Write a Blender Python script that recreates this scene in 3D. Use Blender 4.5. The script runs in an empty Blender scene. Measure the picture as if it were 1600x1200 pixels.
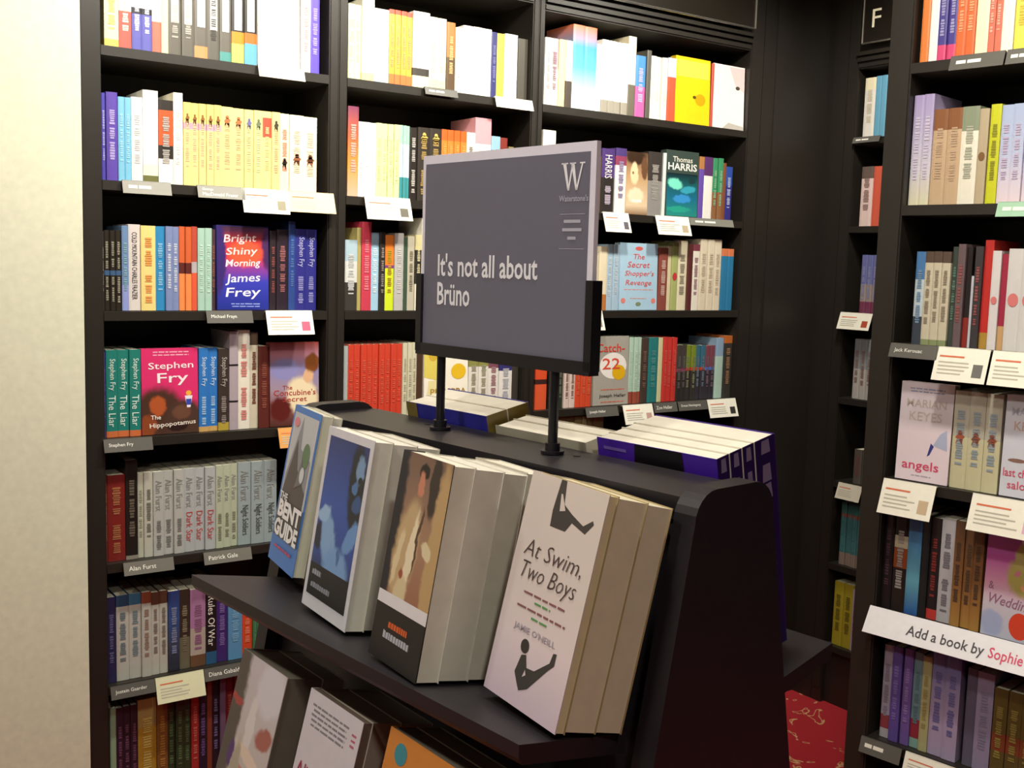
import bpy, math, random
from mathutils import Vector, Matrix
rnd = random.Random(7)
scene = bpy.context.scene
COL = scene.collection
# ------------------------------------------------------------------ camera
F_PX = 1700.0
CAM = Vector((-0.4763, -2.472, 1.4795))
YAW, PITCH, ROLL = 0.6126, -0.1091, 0.0286
fw = Vector((math.sin(YAW)*math.cos(PITCH), math.cos(YAW)*math.cos(PITCH), math.sin(PITCH)))
r0 = Vector((math.cos(YAW), -math.sin(YAW), 0)); u0_ = r0.cross(fw)
RT = r0*math.cos(ROLL)+u0_*math.sin(ROLL); UP = u0_*math.cos(ROLL)-r0*math.sin(ROLL)
cd = bpy.data.cameras.new('camera'); cam = bpy.data.objects.new('camera', cd); COL.objects.link(cam)
cd.sensor_width = 36; cd.lens = F_PX*36/1600; cd.clip_start = 0.02
cam.matrix_world = Matrix(((RT.x, UP.x, -fw.x, CAM.x), (RT.y, UP.y, -fw.y, CAM.y), (RT.z, UP.z, -fw.z, CAM.z), (0, 0, 0, 1)))
scene.camera = cam
# ------------------------------------------------------------------ world, light, exposure
w = bpy.data.worlds.new('world'); scene.world = w; w.use_nodes = True
w.node_tree.nodes['Background'].inputs[0].default_value = (1.0, 0.96, 0.86, 1)
w.node_tree.nodes['Background'].inputs[1].default_value = 0.035
scene.view_settings.view_transform = 'Standard'; scene.view_settings.look = 'None'
scene.view_settings.gamma = 1.0; scene.view_settings.exposure = 0.0
scene.view_settings.use_curve_mapping = False
WARM = (1.0, 0.95, 0.82)
SPOTS = [((0.25, -0.72, 2.50), (0.25, 0.05, 1.75), 54), ((0.72, -0.72, 2.50), (0.72, 0.05, 1.75), 54),
         ((1.22, -0.72, 2.50), (1.22, 0.05, 1.75), 57), ((1.80, -0.72, 2.50), (1.80, 0.05, 1.75), 57),
         ((0.88, -1.45, 2.50), (1.55, -1.45, 1.75), 44), ((0.98, -2.05, 2.50), (1.62, -2.0, 1.75), 36), ((1.95, -0.62, 2.50), (2.52, -0.35, 1.75), 36)]
FILLS = [((0.10, -1.62, 2.68), 14), ((-0.85, -1.75, 2.68), 13), ((-0.5, -3.1, 2.68), 16), ((-1.0, -0.75, 2.68), 7)]  # added lamps out of view, for general fill light
# ------------------------------------------------------------------ helpers
def lin(c):
    return c/12.92 if c <= 0.04045 else ((c+0.055)/1.055)**2.4
def rgb(h):
    return tuple(lin(int(h[i:i+2], 16)/255) for i in (0, 2, 4))+(1,)
MATS = {}
def mat(h, rough=0.5, metal=0.0, noise=0.06, emit=None):
    key = (h, rough, metal, noise, emit)
    if key in MATS: return MATS[key]
    m = bpy.data.materials.new('paint_'+h); m.use_nodes = True
    nt = m.node_tree; b = nt.nodes['Principled BSDF']
    b.inputs['Roughness'].default_value = rough; b.inputs['Metallic'].default_value = metal
    c = rgb(h)
    if noise:
        tc = nt.nodes.new('ShaderNodeTexCoord'); nz = nt.nodes.new('ShaderNodeTexNoise'); mx = nt.nodes.new('ShaderNodeMix')
        nz.inputs['Scale'].default_value = 60; nz.inputs['Detail'].default_value = 3
        mx.data_type = 'RGBA'; mx.inputs[6].default_value = tuple(x*(1-noise) for x in c[:3])+(1,)
        mx.inputs[7].default_value = tuple(min(1, x*(1+noise)) for x in c[:3])+(1,)
        nt.links.new(tc.outputs['Object'], nz.inputs['Vector']); nt.links.new(nz.outputs['Fac'], mx.inputs[0])
        nt.links.new(mx.outputs[2], b.inputs['Base Color'])
    else:
        b.inputs['Base Color'].default_value = c
    if emit:
        b.inputs['Emission Color'].default_value = c; b.inputs['Emission Strength'].default_value = emit
    MATS[key] = m
    return m
def ramp_mat(stops, horiz=False, rough=0.4):
    """printed colour blend running up (or across) a cover: stops = [(position in metres, hex)]"""
    key = ('ramp', tuple(stops), horiz)
    if key in MATS: return MATS[key]
    m = bpy.data.materials.new('print_blend'); m.use_nodes = True
    nt = m.node_tree; b = nt.nodes['Principled BSDF']; b.inputs['Roughness'].default_value = rough
    tc = nt.nodes.new('ShaderNodeTexCoord'); sp = nt.nodes.new('ShaderNodeSeparateXYZ')
    mr = nt.nodes.new('ShaderNodeMapRange'); cr = nt.nodes.new('ShaderNodeValToRGB')
    a, z = stops[0][0], stops[-1][0]
    mr.inputs[1].default_value = a; mr.inputs[2].default_value = z
    nt.links.new(tc.outputs['Object'], sp.inputs[0]); nt.links.new(sp.outputs[0 if horiz else 2], mr.inputs[0])
    nt.links.new(mr.outputs[0], cr.inputs[0]); nt.links.new(cr.outputs[0], b.inputs['Base Color'])
    e = cr.color_ramp.elements
    while len(e) < len(stops): e.new(0.5)
    for el, (p, h) in zip(e, stops):
        el.position = (p-a)/(z-a); el.color = rgb(h)
    MATS[key] = m
    return m
def soft_mat(W, Hh, stops, blobs):
    """printed picture: a colour blend up the cover with soft-edged patches (u, v, radius u, radius v, turn in degrees, hex)"""
    m = bpy.data.materials.new('print_picture'); m.use_nodes = True
    nt = m.node_tree; b = nt.nodes['Principled BSDF']; b.inputs['Roughness'].default_value = 0.36
    tc = nt.nodes.new('ShaderNodeTexCoord'); sp = nt.nodes.new('ShaderNodeSeparateXYZ'); mr = nt.nodes.new('ShaderNodeMapRange'); cr = nt.nodes.new('ShaderNodeValToRGB')
    mr.inputs[2].default_value = Hh
    nt.links.new(tc.outputs['Object'], sp.inputs[0]); nt.links.new(sp.outputs[2], mr.inputs[0]); nt.links.new(mr.outputs[0], cr.inputs[0])
    e = cr.color_ramp.elements
    while len(e) < len(stops): e.new(0.5)
    for el, (p, h) in zip(e, stops): el.position = p; el.color = rgb(h)
    nz = nt.nodes.new('ShaderNodeTexNoise'); nz.inputs['Scale'].default_value = 70; nt.links.new(tc.outputs['Object'], nz.inputs['Vector'])
    wb = nt.nodes.new('ShaderNodeVectorMath'); wb.operation = 'SCALE'; wb.inputs['Scale'].default_value = 0.012; nt.links.new(nz.outputs['Color'], wb.inputs[0])
    ad = nt.nodes.new('ShaderNodeVectorMath'); ad.operation = 'ADD'; nt.links.new(tc.outputs['Object'], ad.inputs[0]); nt.links.new(wb.outputs[0], ad.inputs[1])
    col = cr.outputs[0]
    for cu, cv, ru, rv, deg, hx in blobs:
        mp = nt.nodes.new('ShaderNodeMapping'); mp.vector_type = 'TEXTURE'
        mp.inputs['Location'].default_value = (-W/2+cu*W+0.006, 0.006, cv*Hh+0.006); mp.inputs['Rotation'].default_value = (0, -math.radians(deg), 0)
        mp.inputs['Scale'].default_value = (ru*W, 1.0, rv*Hh)
        ln = nt.nodes.new('ShaderNodeVectorMath'); ln.operation = 'LENGTH'
        f = nt.nodes.new('ShaderNodeMapRange'); f.interpolation_type = 'SMOOTHSTEP'
        f.inputs[1].default_value = 1.08; f.inputs[2].default_value = 0.72; mx = nt.nodes.new('ShaderNodeMix'); mx.data_type = 'RGBA'
        mx.inputs[7].default_value = rgb(hx)
        nt.links.new(ad.outputs[0], mp.inputs[0]); nt.links.new(mp.outputs[0], ln.inputs[0]); nt.links.new(ln.outputs['Value'], f.inputs[0])
        nt.links.new(f.outputs[0], mx.inputs[0]); nt.links.new(col, mx.inputs[6]); col = mx.outputs[2]
    nt.links.new(col, b.inputs['Base Color'])
    return m
def bump_mat(h, rough, scale, strength, h2=None):
    key = ('bump', h, rough, scale, strength, h2)
    if key in MATS: return MATS[key]
    m = mat(h, rough, 0, 0.12).copy(); m.name = 'surface_'+h
    nt = m.node_tree; b = nt.nodes['Principled BSDF']
    nz = nt.nodes.new('ShaderNodeTexNoise'); nz.inputs['Scale'].default_value = scale; nz.inputs['Detail'].default_value = 5
    bp = nt.nodes.new('ShaderNodeBump'); bp.inputs['Strength'].default_value = strength; bp.inputs['Distance'].default_value = 0.002
    nt.links.new(nz.outputs['Fac'], bp.inputs['Height']); nt.links.new(bp.outputs['Normal'], b.inputs['Normal'])
    MATS[key] = m
    return m
BLACK = bump_mat('26221d', 0.42, 220, 0.15)      # black stained bookcase wood
DISP = bump_mat('232025', 0.42, 260, 0.10)       # black display stand laminate
PAPER = mat('d9d3bd', 0.85, 0, 0.10)
TXT = {}
def text_geo(s, bold=0.0):
    if (s, bold) in TXT: return TXT[(s, bold)]
    cu = bpy.data.curves.new('t', 'FONT'); cu.body = s; cu.size = 1; cu.resolution_u = 2; cu.offset = bold
    ob = bpy.data.objects.new('t', cu); COL.objects.link(ob)
    me = bpy.data.meshes.new_from_object(ob)
    v = [(p.co.x, p.co.y) for p in me.vertices]; f = [tuple(p.vertices) for p in me.polygons]
    x0 = min(p[0] for p in v); x1 = max(p[0] for p in v); y0 = min(p[1] for p in v); y1 = max(p[1] for p in v)
    v = [((x-x0)/(x1-x0), (y-y0)/(y1-y0)) for x, y in v]
    bpy.data.objects.remove(ob); bpy.data.curves.remove(cu); bpy.data.meshes.remove(me)
    TXT[(s, bold)] = (v, f, (x1-x0)/(y1-y0))
    return TXT[(s, bold)]
class MB:
    def __init__(s): s.v, s.f, s.mi, s.m = [], [], [], []
    def idx(s, m):
        if m not in s.m: s.m.append(m)
        return s.m.index(m)
    def add(s, vs, fs, m):
        n = len(s.v); s.v += [tuple(p) for p in vs]; i = s.idx(m)
        for f in fs: s.f.append(tuple(n+k for k in f)); s.mi.append(i)
    def box(s, x0, x1, y0, y1, z0, z1, m):
        s.add([(x, y, z) for z in (z0, z1) for y in (y0, y1) for x in (x0, x1)],
              [(0, 2, 3, 1), (4, 5, 7, 6), (0, 1, 5, 4), (2, 6, 7, 3), (0, 4, 6, 2), (1, 3, 7, 5)], m)
    def prism(s, pts, fn, a, b, m):
        """2D outline pts (counter-clockwise seen from b) swept from a to b; fn(p, t) -> 3D"""
        n = len(pts); vs = [fn(p, a) for p in pts]+[fn(p, b) for p in pts]
        s.add(vs, [tuple(range(n))[::-1], tuple(range(n, 2*n))]+[(i, (i+1) % n, n+(i+1) % n, n+i) for i in range(n)], m)
    def tube(s, p, q, r, m, n=14):
        p, q = Vector(p), Vector(q); d = (q-p).normalized(); a = d.orthogonal().normalized(); b = d.cross(a)
        ring = [(a*math.cos(2*math.pi*i/n)+b*math.sin(2*math.pi*i/n))*r for i in range(n)]
        s.add([p+k for k in ring]+[q+k for k in ring], [tuple(range(n))[::-1], tuple(range(n, 2*n))]+[(i, (i+1) % n, n+(i+1) % n, n+i) for i in range(n)], m)
    def build(s, name, parent=None, loc=None, smooth=False):
        me = bpy.data.meshes.new(name); me.from_pydata(s.v, [], s.f)
        for m in s.m: me.materials.append(m)
        me.polygons.foreach_set('material_index', s.mi)
        if smooth: me.polygons.foreach_set('use_smooth', [True]*len(s.f))
        me.update()
        o = bpy.data.objects.new(name, me); COL.objects.link(o)
        if parent: o.parent = parent
        if loc: o.location = loc
        return o
def tag(o, label, cat, group=None):
    o['label'] = label; o['category'] = cat
    if group: o['group'] = group
    return o
def thing(name, label, cat, loc=(0, 0, 0), rz=0, group=None, rx=0):
    o = bpy.data.objects.new(name, None); COL.objects.link(o); o.empty_display_size = 0.05
    o.location = loc; o.rotation_euler = (rx, 0, rz)
    return tag(o, label, cat, group)
def struct(name, mb, label=None):
    o = mb.build(name); o['kind'] = 'structure'
    if label: o['label'] = label
    return o
class Frame:
    """front plane of a run of shelves: origin, direction to the right, direction into the shelf"""
    def __init__(s, o, u): s.o = Vector((o[0], o[1], 0)); s.u = Vector((u[0], u[1], 0)); s.i = Vector((-u[1], u[0], 0)); s.rz = math.atan2(u[1], u[0])
    def at(s, u, d, z): return s.o+s.u*u+s.i*d+Vector((0, 0, z))
    def u_of(s, px, z, d=0.0):
        a = s.at(0, d, z)-CAM; k = px-800
        return (k*a.dot(fw)-F_PX*a.dot(RT))/(F_PX*s.u.dot(RT)-k*s.u.dot(fw))
    def y_of(s, u, d, z):
        a = s.at(u, d, z)-CAM; return 600-F_PX*a.dot(UP)/a.dot(fw)
    def z_of(s, py, u, d=0.0):
        a = s.at(u, d, 0)-CAM; k = 600-py
        return (F_PX*a.dot(UP)-k*a.dot(fw))/(k*fw.z-F_PX*UP.z)
PHI = 0.1608
FB = Frame((0, 0), (1, 0))                                                     # long back wall of shelves
FR = Frame((1.2884*math.cos(PHI), 1.2884*math.sin(PHI)), (math.sin(PHI), -math.cos(PHI)))   # bookcase at the right
FN = Frame((2.52, 0), (0, -1))                                                 # recessed bay behind it
H = 0.285
ZB = lambda k: 2.2076-H*k
ZR = lambda k: 2.1942-H*k
# ------------------------------------------------------------------ room shell
g = MB(); CARPET = bpy.data.materials.new('red_patterned_carpet'); CARPET.use_nodes = True
nt = CARPET.node_tree; b = nt.nodes['Principled BSDF']; b.inputs['Roughness'].default_value = 0.95
tc = nt.nodes.new('ShaderNodeTexCoord'); mp = nt.nodes.new('ShaderNodeMapping'); nz = nt.nodes.new('ShaderNodeTexNoise')
nz.inputs['Scale'].default_value = 9; nz.inputs['Detail'].default_value = 1.5; nz.inputs['Distortion'].default_value = 2.2
cr = nt.nodes.new('ShaderNodeValToRGB'); e = cr.color_ramp.elements
e[0].position = 0.0; e[0].color = rgb('b3202c'); e[1].position = 0.635; e[1].color = rgb('b3202c')
for p, c in ((0.65, 'd9a878'), (0.675, 'd9a878'), (0.69, 'b3202c')):
    k = e.new(p); k.color = rgb(c)
nt.links.new(tc.outputs['Object'], nz.inputs['Vector']); nt.links.new(nz.outputs['Fac'], cr.inputs[0]); nt.links.new(cr.outputs[0], b.inputs['Base Color'])
g.box(-2.6, 3.4, -5.0, 0.6, -0.05, 0, CARPET); struct('floor', g, 'red carpet with small beige leaf pattern')
g = MB(); g.box(-2.6, 3.4, -5.0, 0.6, 2.70, 2.78, mat('e6e2d6', 0.9)); struct('ceiling', g)
CREAM = bump_mat('dcddc6', 0.75, 90, 0.08)
g = MB(); g.box(-2.6, 0.112, -0.03, 0.34, 0, 2.70, CREAM); struct('wall_left', g, 'plain cream painted wall')
g = MB(); g.box(0.112, 2.86, 0.30, 0.40, 0, 2.70, mat('2a2622', 0.8)); struct('wall_back', g)
g = MB(); g.box(2.82, 2.92, -4.9, 0.30, 0, 2.70, mat('2a2622', 0.8)); struct('wall_right', g)
# dark panelled corner between the back shelves and the recessed bay
g = MB(); g.box(2.207, 2.56, 0.0, 0.04, 0, 2.68, BLACK); g.box(2.26, 2.50, -0.006, 0.0, 0.12, 2.55, BLACK); struct('trim_1', g, 'black wood panelling filling the corner')
g = MB(); g.box(2.52, 2.56, -0.082, 0.0, 0, 2.68, BLACK); struct('trim_2', g)
# ------------------------------------------------------------------ bookcases
def bookcase(label, fr, u_out0, u_in0, u_in1, u_out1, zs, ztop, zfascia, depth=0.27):
    t = thing('bookcase', label, 'bookcase', fr.at(u_out0, 0, 0), fr.rz)
    W = u_out1-u_out0; a = u_in0-u_out0; c = u_in1-u_out0
    for x0, x1 in ((0, a), (c, W)):
        g = MB(); g.box(x0+0.0004, x1-0.0004, 0, depth, 0, ztop, BLACK); g.box(x0+0.004, x1-0.004, -0.003, 0, 0.05, ztop-0.02, BLACK); g.build('upright', t)
    for z in zs:
        g = MB(); g.box(a, c, 0.0, depth-0.012, z-0.021, z, BLACK); g.box(a, c, -0.002, 0.0, z-0.021, z-0.001, BLACK); g.build('shelf', t)
    g = MB(); g.box(a, c, depth-0.01, depth, 0, ztop, BLACK); g.build('back_panel', t)
    g = MB(); g.box(a, c, 0.02, 0.04, 0, zs[-1]-0.021, BLACK); g.build('plinth', t)
    g = MB()
    g.box(a, c, 0.0, depth-0.012, zfascia, zfascia+0.02, BLACK)
    for k in range(3): g.box(a, c, -0.004-0.006*k, 0.0, zfascia+0.004+0.018*k, zfascia+0.016+0.018*k, BLACK)
    g.box(a, c, 0.0, 0.02, zfascia+0.02, ztop, BLACK)
    g.build('fascia', t)
    return t
zb = [ZB(k) for k in range(1, 8)]
bookcase('black wooden bookcase bay next to the cream wall', FB, 0.116, 0.1607, 0.6932, 0.718, zb, 2.50, 2.185)
bookcase('black wooden bookcase bay in the middle, behind the grey sign', FB, 0.718, 0.7428, 1.296, 1.3165, zb, 2.50, 2.185)
bookcase('wide black wooden bookcase bay next to the dark panelled corner', FB, 1.3165, 1.3369, 2.1451, 2.205, zb, 2.50, 2.172)
bookcase('narrow view of black bookcase bay under the F sign', FN, 0.083, 0.125, 0.95, 0.99, zb, 2.50, 2.145, 0.29)
bookcase('black wooden bookcase with pink-lettered white strip on one shelf', FR, 1.243, 1.294, 2.05, 2.10, [ZR(k) for k in range(0, 8)], 2.50, 2.42)
# header signs above the bays
def header(fr, u0, u1, z0, z1, label, letter=None):
    t = thing('header_sign', label, 'sign', fr.at(u0, -0.03, z0), fr.rz)
    W = u1-u0; hh = z1-z0; g = MB(); g.box(0, W, 0, 0.012, 0, hh, mat('1c1812', 0.3)); bd = g.build('board', t)
    CH = mat('b9b7ae', 0.25, 0.9, 0); g = MB()
    for a, c in (((0, 0, 0), (W, 0, 0)), ((W, 0, 0), (W, 0, hh)), ((W, 0, hh), (0, 0, hh)), ((0, 0, hh), (0, 0, 0))): g.tube(a, c, 0.0035, CH, 8)
    g.build('chrome_border', t)
    if letter:
        g = MB(); v, f, asp = text_geo(letter); h2 = 0.056
        g.add([(0.035+x*h2*asp*1.1, -0.002, 0.046+y*h2) for x, y in v], f, mat('f6efd6', 0.5)); g.build('lettering', bd)
header(FB, 1.42, 2.128, 2.232, 2.46, 'dark header sign with thin chrome border above the wide bay')
header(FN, 0.155, 0.80, 2.217, 2.44, 'dark header sign with chrome border and pale letter F', 'F')
# ------------------------------------------------------------------ books
def segs_of(s):
    """'hex' or 'frac hex frac hex ...' from the top down -> [(v0, v1, hex)] from the bottom"""
    p = s.split()
    if p[0] == 'g':                                               # blend from top to foot
        n = len(p)-1; return [(1-(i+1)/n, 1-i/n, p[i+1]) for i in range(n)]
    if len(p) == 1: return [(0, 1, p[0])]
    out = []; top = 1.0
    for i in range(0, len(p), 2):
        bot = max(0.0, top-float(p[i])); out.append((bot, top, p[i+1])); top = bot
    return out
def blend(a, b, k):
    return ''.join('%02x' % round(int(a[i:i+2], 16)*k+int(b[i:i+2], 16)*(1-k)) for i in (0, 2, 4))
def spine_print(t, w, h, title, col, base, into=None):
    """title items split by ';' : plain words, '~' (print too small to read), 'fig@v#hex' little figure, 'st@v0,v1#hex' title strip, 'o' disc"""
    if not title: return
    g = into or MB(); y = -0.0006
    col = col or 'efece0'; m = mat(col, 0.5); faint = mat(blend(col, base, 0.62), 0.5)
    items = title.split(';'); words = [s for s in items if '@' not in s]; k = -1
    for s in items:
        if '@' in s:
            kind, rest = s.split('@'); pos, hx = rest.split('#'); mm = mat(hx, 0.5)
            if kind == 'st':
                v0, v1 = (float(q) for q in pos.split(',')); q = w*0.30
                g.add([(-q, y+0.0001, h*v0), (q, y+0.0001, h*v0), (q, y+0.0001, h*v1), (-q, y+0.0001, h*v1)], [(0, 1, 2, 3)], mm)
            else:
                v = float(pos)*h; r = w*0.16
                g.add([(r*math.cos(a*1.0472), y, v+0.010+r*math.sin(a*1.0472)) for a in range(6)], [tuple(range(6))], mm)
                g.add([(-w*.10, y, v+0.008), (-w*.30, y, v), (-w*.18, y, v-0.001), (-w*.26, y, v-0.013), (-w*.06, y, v-0.004), (w*.16, y, v-0.014), (w*.2, y, v), (w*.32, y, v+0.003), (w*.10, y, v+0.008)], [tuple(range(9))[::-1]], mm)
            continue
        k += 1; n = len(words)
        if s == '~':
            v = 0.80 if n == 1 else (0.86-0.44*k); end = 0.24 if n == 1 else v-0.32
            word = rnd.randint(4, 8)
            while v > end:
                L = rnd.uniform(0.012, 0.026); th = w*rnd.uniform(0.17, 0.25)
                g.add([(-th, y, h*(v-L)), (th, y, h*(v-L)), (th, y, h*v), (-th, y, h*v)], [(0, 1, 2, 3)], faint); v -= L+0.007; word -= 1
                if word <= 0: v -= 0.03; word = rnd.randint(4, 8)
            continue
        if s == 'o':
            r = w*0.36; cz = h*0.5
            g.add([(r*math.cos(a*0.5236), y, cz+r*1.3*math.sin(a*0.5236)) for a in range(12)], [tuple(range(12))], m); continue
        s, _, own = s.partition('^'); vv, ff, asp = text_geo(s)
        c = 0.52 if n == 1 else (0.72, 0.30)[k]
        room = h*(0.78 if n == 1 else 0.36)
        th = w*0.62; L = min(room, th*asp*0.95)
        if L < th*asp*0.55: th = L/asp/0.55
        g.add([((yy-0.5)*th, y, h*c+L/2-xx*L) for xx, yy in vv], ff, mat(own, 0.5) if own else m)
    if into is None: g.build('spine_lettering', t)
AMIN = 1080   # picture area below which a spine joins the loose run of slim paperbacks
STUFF = MB(); COUNT = [0, 0]
def spine_book(fr, u0, u1, z, h, segs, title, col, label, group, d, depth=0.128, small=False):
    w = (u1-u0)-0.0008; c = 0.0012; z = z+0.0008
    loc = fr.at((u0+u1)/2, d, z); first = len(STUFF.v); COUNT[small] += 1
    t = None if small else thing('paperback_book', label, 'book', loc, fr.rz, group)
    g = STUFF if small else MB()
    parts = segs_of(segs)
    if segs[0] == 'g' and not small:
        hs = segs.split()[1:][::-1]; blend_m = ramp_mat([(h*i/(len(hs)-1), hx) for i, hx in enumerate(hs)]); parts = [(0, 1, blend_m)]
    for v0, v1, hx in parts:
        m = hx if not isinstance(hx, str) else mat(hx, 0.42); z0, z1 = v0*h, v1*h
        pts = [(-w/2, 0.0016), (-w*0.3, 0.0003), (w*0.3, 0.0003), (w/2, 0.0016), (w/2, 0.003), (-w/2, 0.003)]
        g.prism(pts, lambda p, q: (p[0], p[1], q), z0, z1, m)
        for s in (-1, 1):
            x = sorted((s*w/2, s*(w/2-c))); g.box(x[0], x[1], 0.003, depth, z0, z1, m)
    if not small: cov = g.build('cover', t); g = MB()
    g.box(-w/2+c, w/2-c, 0.003, depth-0.002, 0.0005, h-0.0012, PAPER)
    if not small: g.build('page_block', t)
    spine_print(None if small else cov, w, h, title, col, segs_of(segs)[0][2], g if small else None)
    if small:
        for i in range(first, len(g.v)):
            x, y, zz = g.v[i]; g.v[i] = tuple(loc+fr.u*x+fr.i*y+Vector((0, 0, zz)))
    return t
def art(t, W, Hh, elems):
    """printed picture and lettering on a front cover (u across, v up, both 0..1)"""
    pic = MB(); let = MB(); lay = 0.0003
    for el in elems:
        k = el[0]; y = -lay
        P = lambda u, v: (-W/2+u*W, y, v*Hh)
        if k == 'p': pic.add([P(u, v) for u, v in el[2]], [tuple(range(len(el[2])))], mat(el[1], 0.4)); lay += 0.00012
        elif k == 'g': pic.add([P(u, v) for u, v in el[2]], [tuple(range(len(el[2])))], ramp_mat([(v*Hh if not el[3:] else -W/2+v*W, hx) for v, hx in el[1]], bool(el[3:]))); lay += 0.00012
        elif k == 's': pic.add([P(u, v) for u, v in el[3]], [(0, 1, 2, 3)], soft_mat(W, Hh, el[1], el[2])); lay += 0.00012
        elif k == 'e':
            cu, cv, ru, rv = el[2]; pic.add([P(cu+ru*math.cos(a*math.pi/12), cv+rv*math.sin(a*math.pi/12)) for a in range(24)], [tuple(range(24))], mat(el[1], 0.4)); lay += 0.00012
        elif k == 't':
            s, cu, cv, wid, hei = el[2:7]; rot = el[7] if len(el) > 7 else 0; sh = el[8] if len(el) > 8 else 0
            v, f, asp = text_geo(s, el[9] if len(el) > 9 else 0.008); ca, sa = math.cos(rot), math.sin(rot); pts = []
            for x, yy in v:
                a = (x-0.5)*wid*W+(yy-0.5)*sh*hei*Hh; b2 = (yy-0.5)*hei*Hh
                pts.append((-W/2+cu*W+a*ca-b2*sa, y-0.0003, cv*Hh+a*sa+b2*ca))
            let.add(pts, f, mat(el[1], 0.45))
        elif k == 'l':  # lines of print too small to read
            cu, cv, wid, n, step = el[2:7]
            for i in range(n):
                x = cu-wid*rnd.uniform(0.85, 1.0)/2; end = 2*cu-x; zv = cv-i*step
                while x < end:
                    big = step > 0.05; q = min(rnd.uniform(0.028, 0.05) if big else rnd.uniform(0.05, 0.14), end-x)
                    let.add([P(x, zv), P(x+q, zv), P(x+q, zv+step*0.40), P(x, zv+step*rnd.uniform(0.34, 0.46))], [(0, 1, 2, 3)], mat(el[1], 0.5)); x += q+(0.010 if big else 0.018)
    if pic.v: pic.build('cover_picture', t)
    if let.v: let.build('cover_lettering', t)
def front_book(loc, rz, lean, W, Hh, T, base, elems, label, group=None, page='d9d3bd', name='paperback_book', back=None, spine=None, marks=None):
    """book shown by its front cover; front faces -Y, spine at -X, bottom front edge at loc"""
    t = thing(name, label, 'book', loc, rz, group, -lean); c = 0.0007
    m = mat(base, 0.38); g = MB()
    g.box(-W/2, W/2, 0, c, 0, Hh, m)
    g.box(-W/2, W/2, T-c, T, 0, Hh, mat(back or base, 0.38))
    g.box(-W/2, -W/2+c, c, T-c, 0, Hh, mat(spine or base, 0.38))
    cov = g.build('cover', t)
    g = MB(); g.box(-W/2+c, W/2-0.0015, c, T-c, 0.0006, Hh-0.0012, mat(page, 0.85, 0, 0.1))
    g.build('page_block', t)
    if marks:                                                     # pale emblem and print on the spine
        g = MB(); x = -W/2-0.0004; q = T*0.22
        for v0, v1 in marks[1]: g.add([(x, T/2-q, v0*Hh), (x, T/2+q, v0*Hh), (x, T/2+q*.8, v1*Hh), (x, T/2-q*.8, v1*Hh)], [(0, 3, 2, 1)], mat(marks[0], 0.5))
        g.build('spine_lettering', cov)
    if elems: art(cov, W, Hh, elems)
    return t
def rect(a, b, c, d): return [(a, c), (b, c), (b, d), (a, d)]
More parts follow.
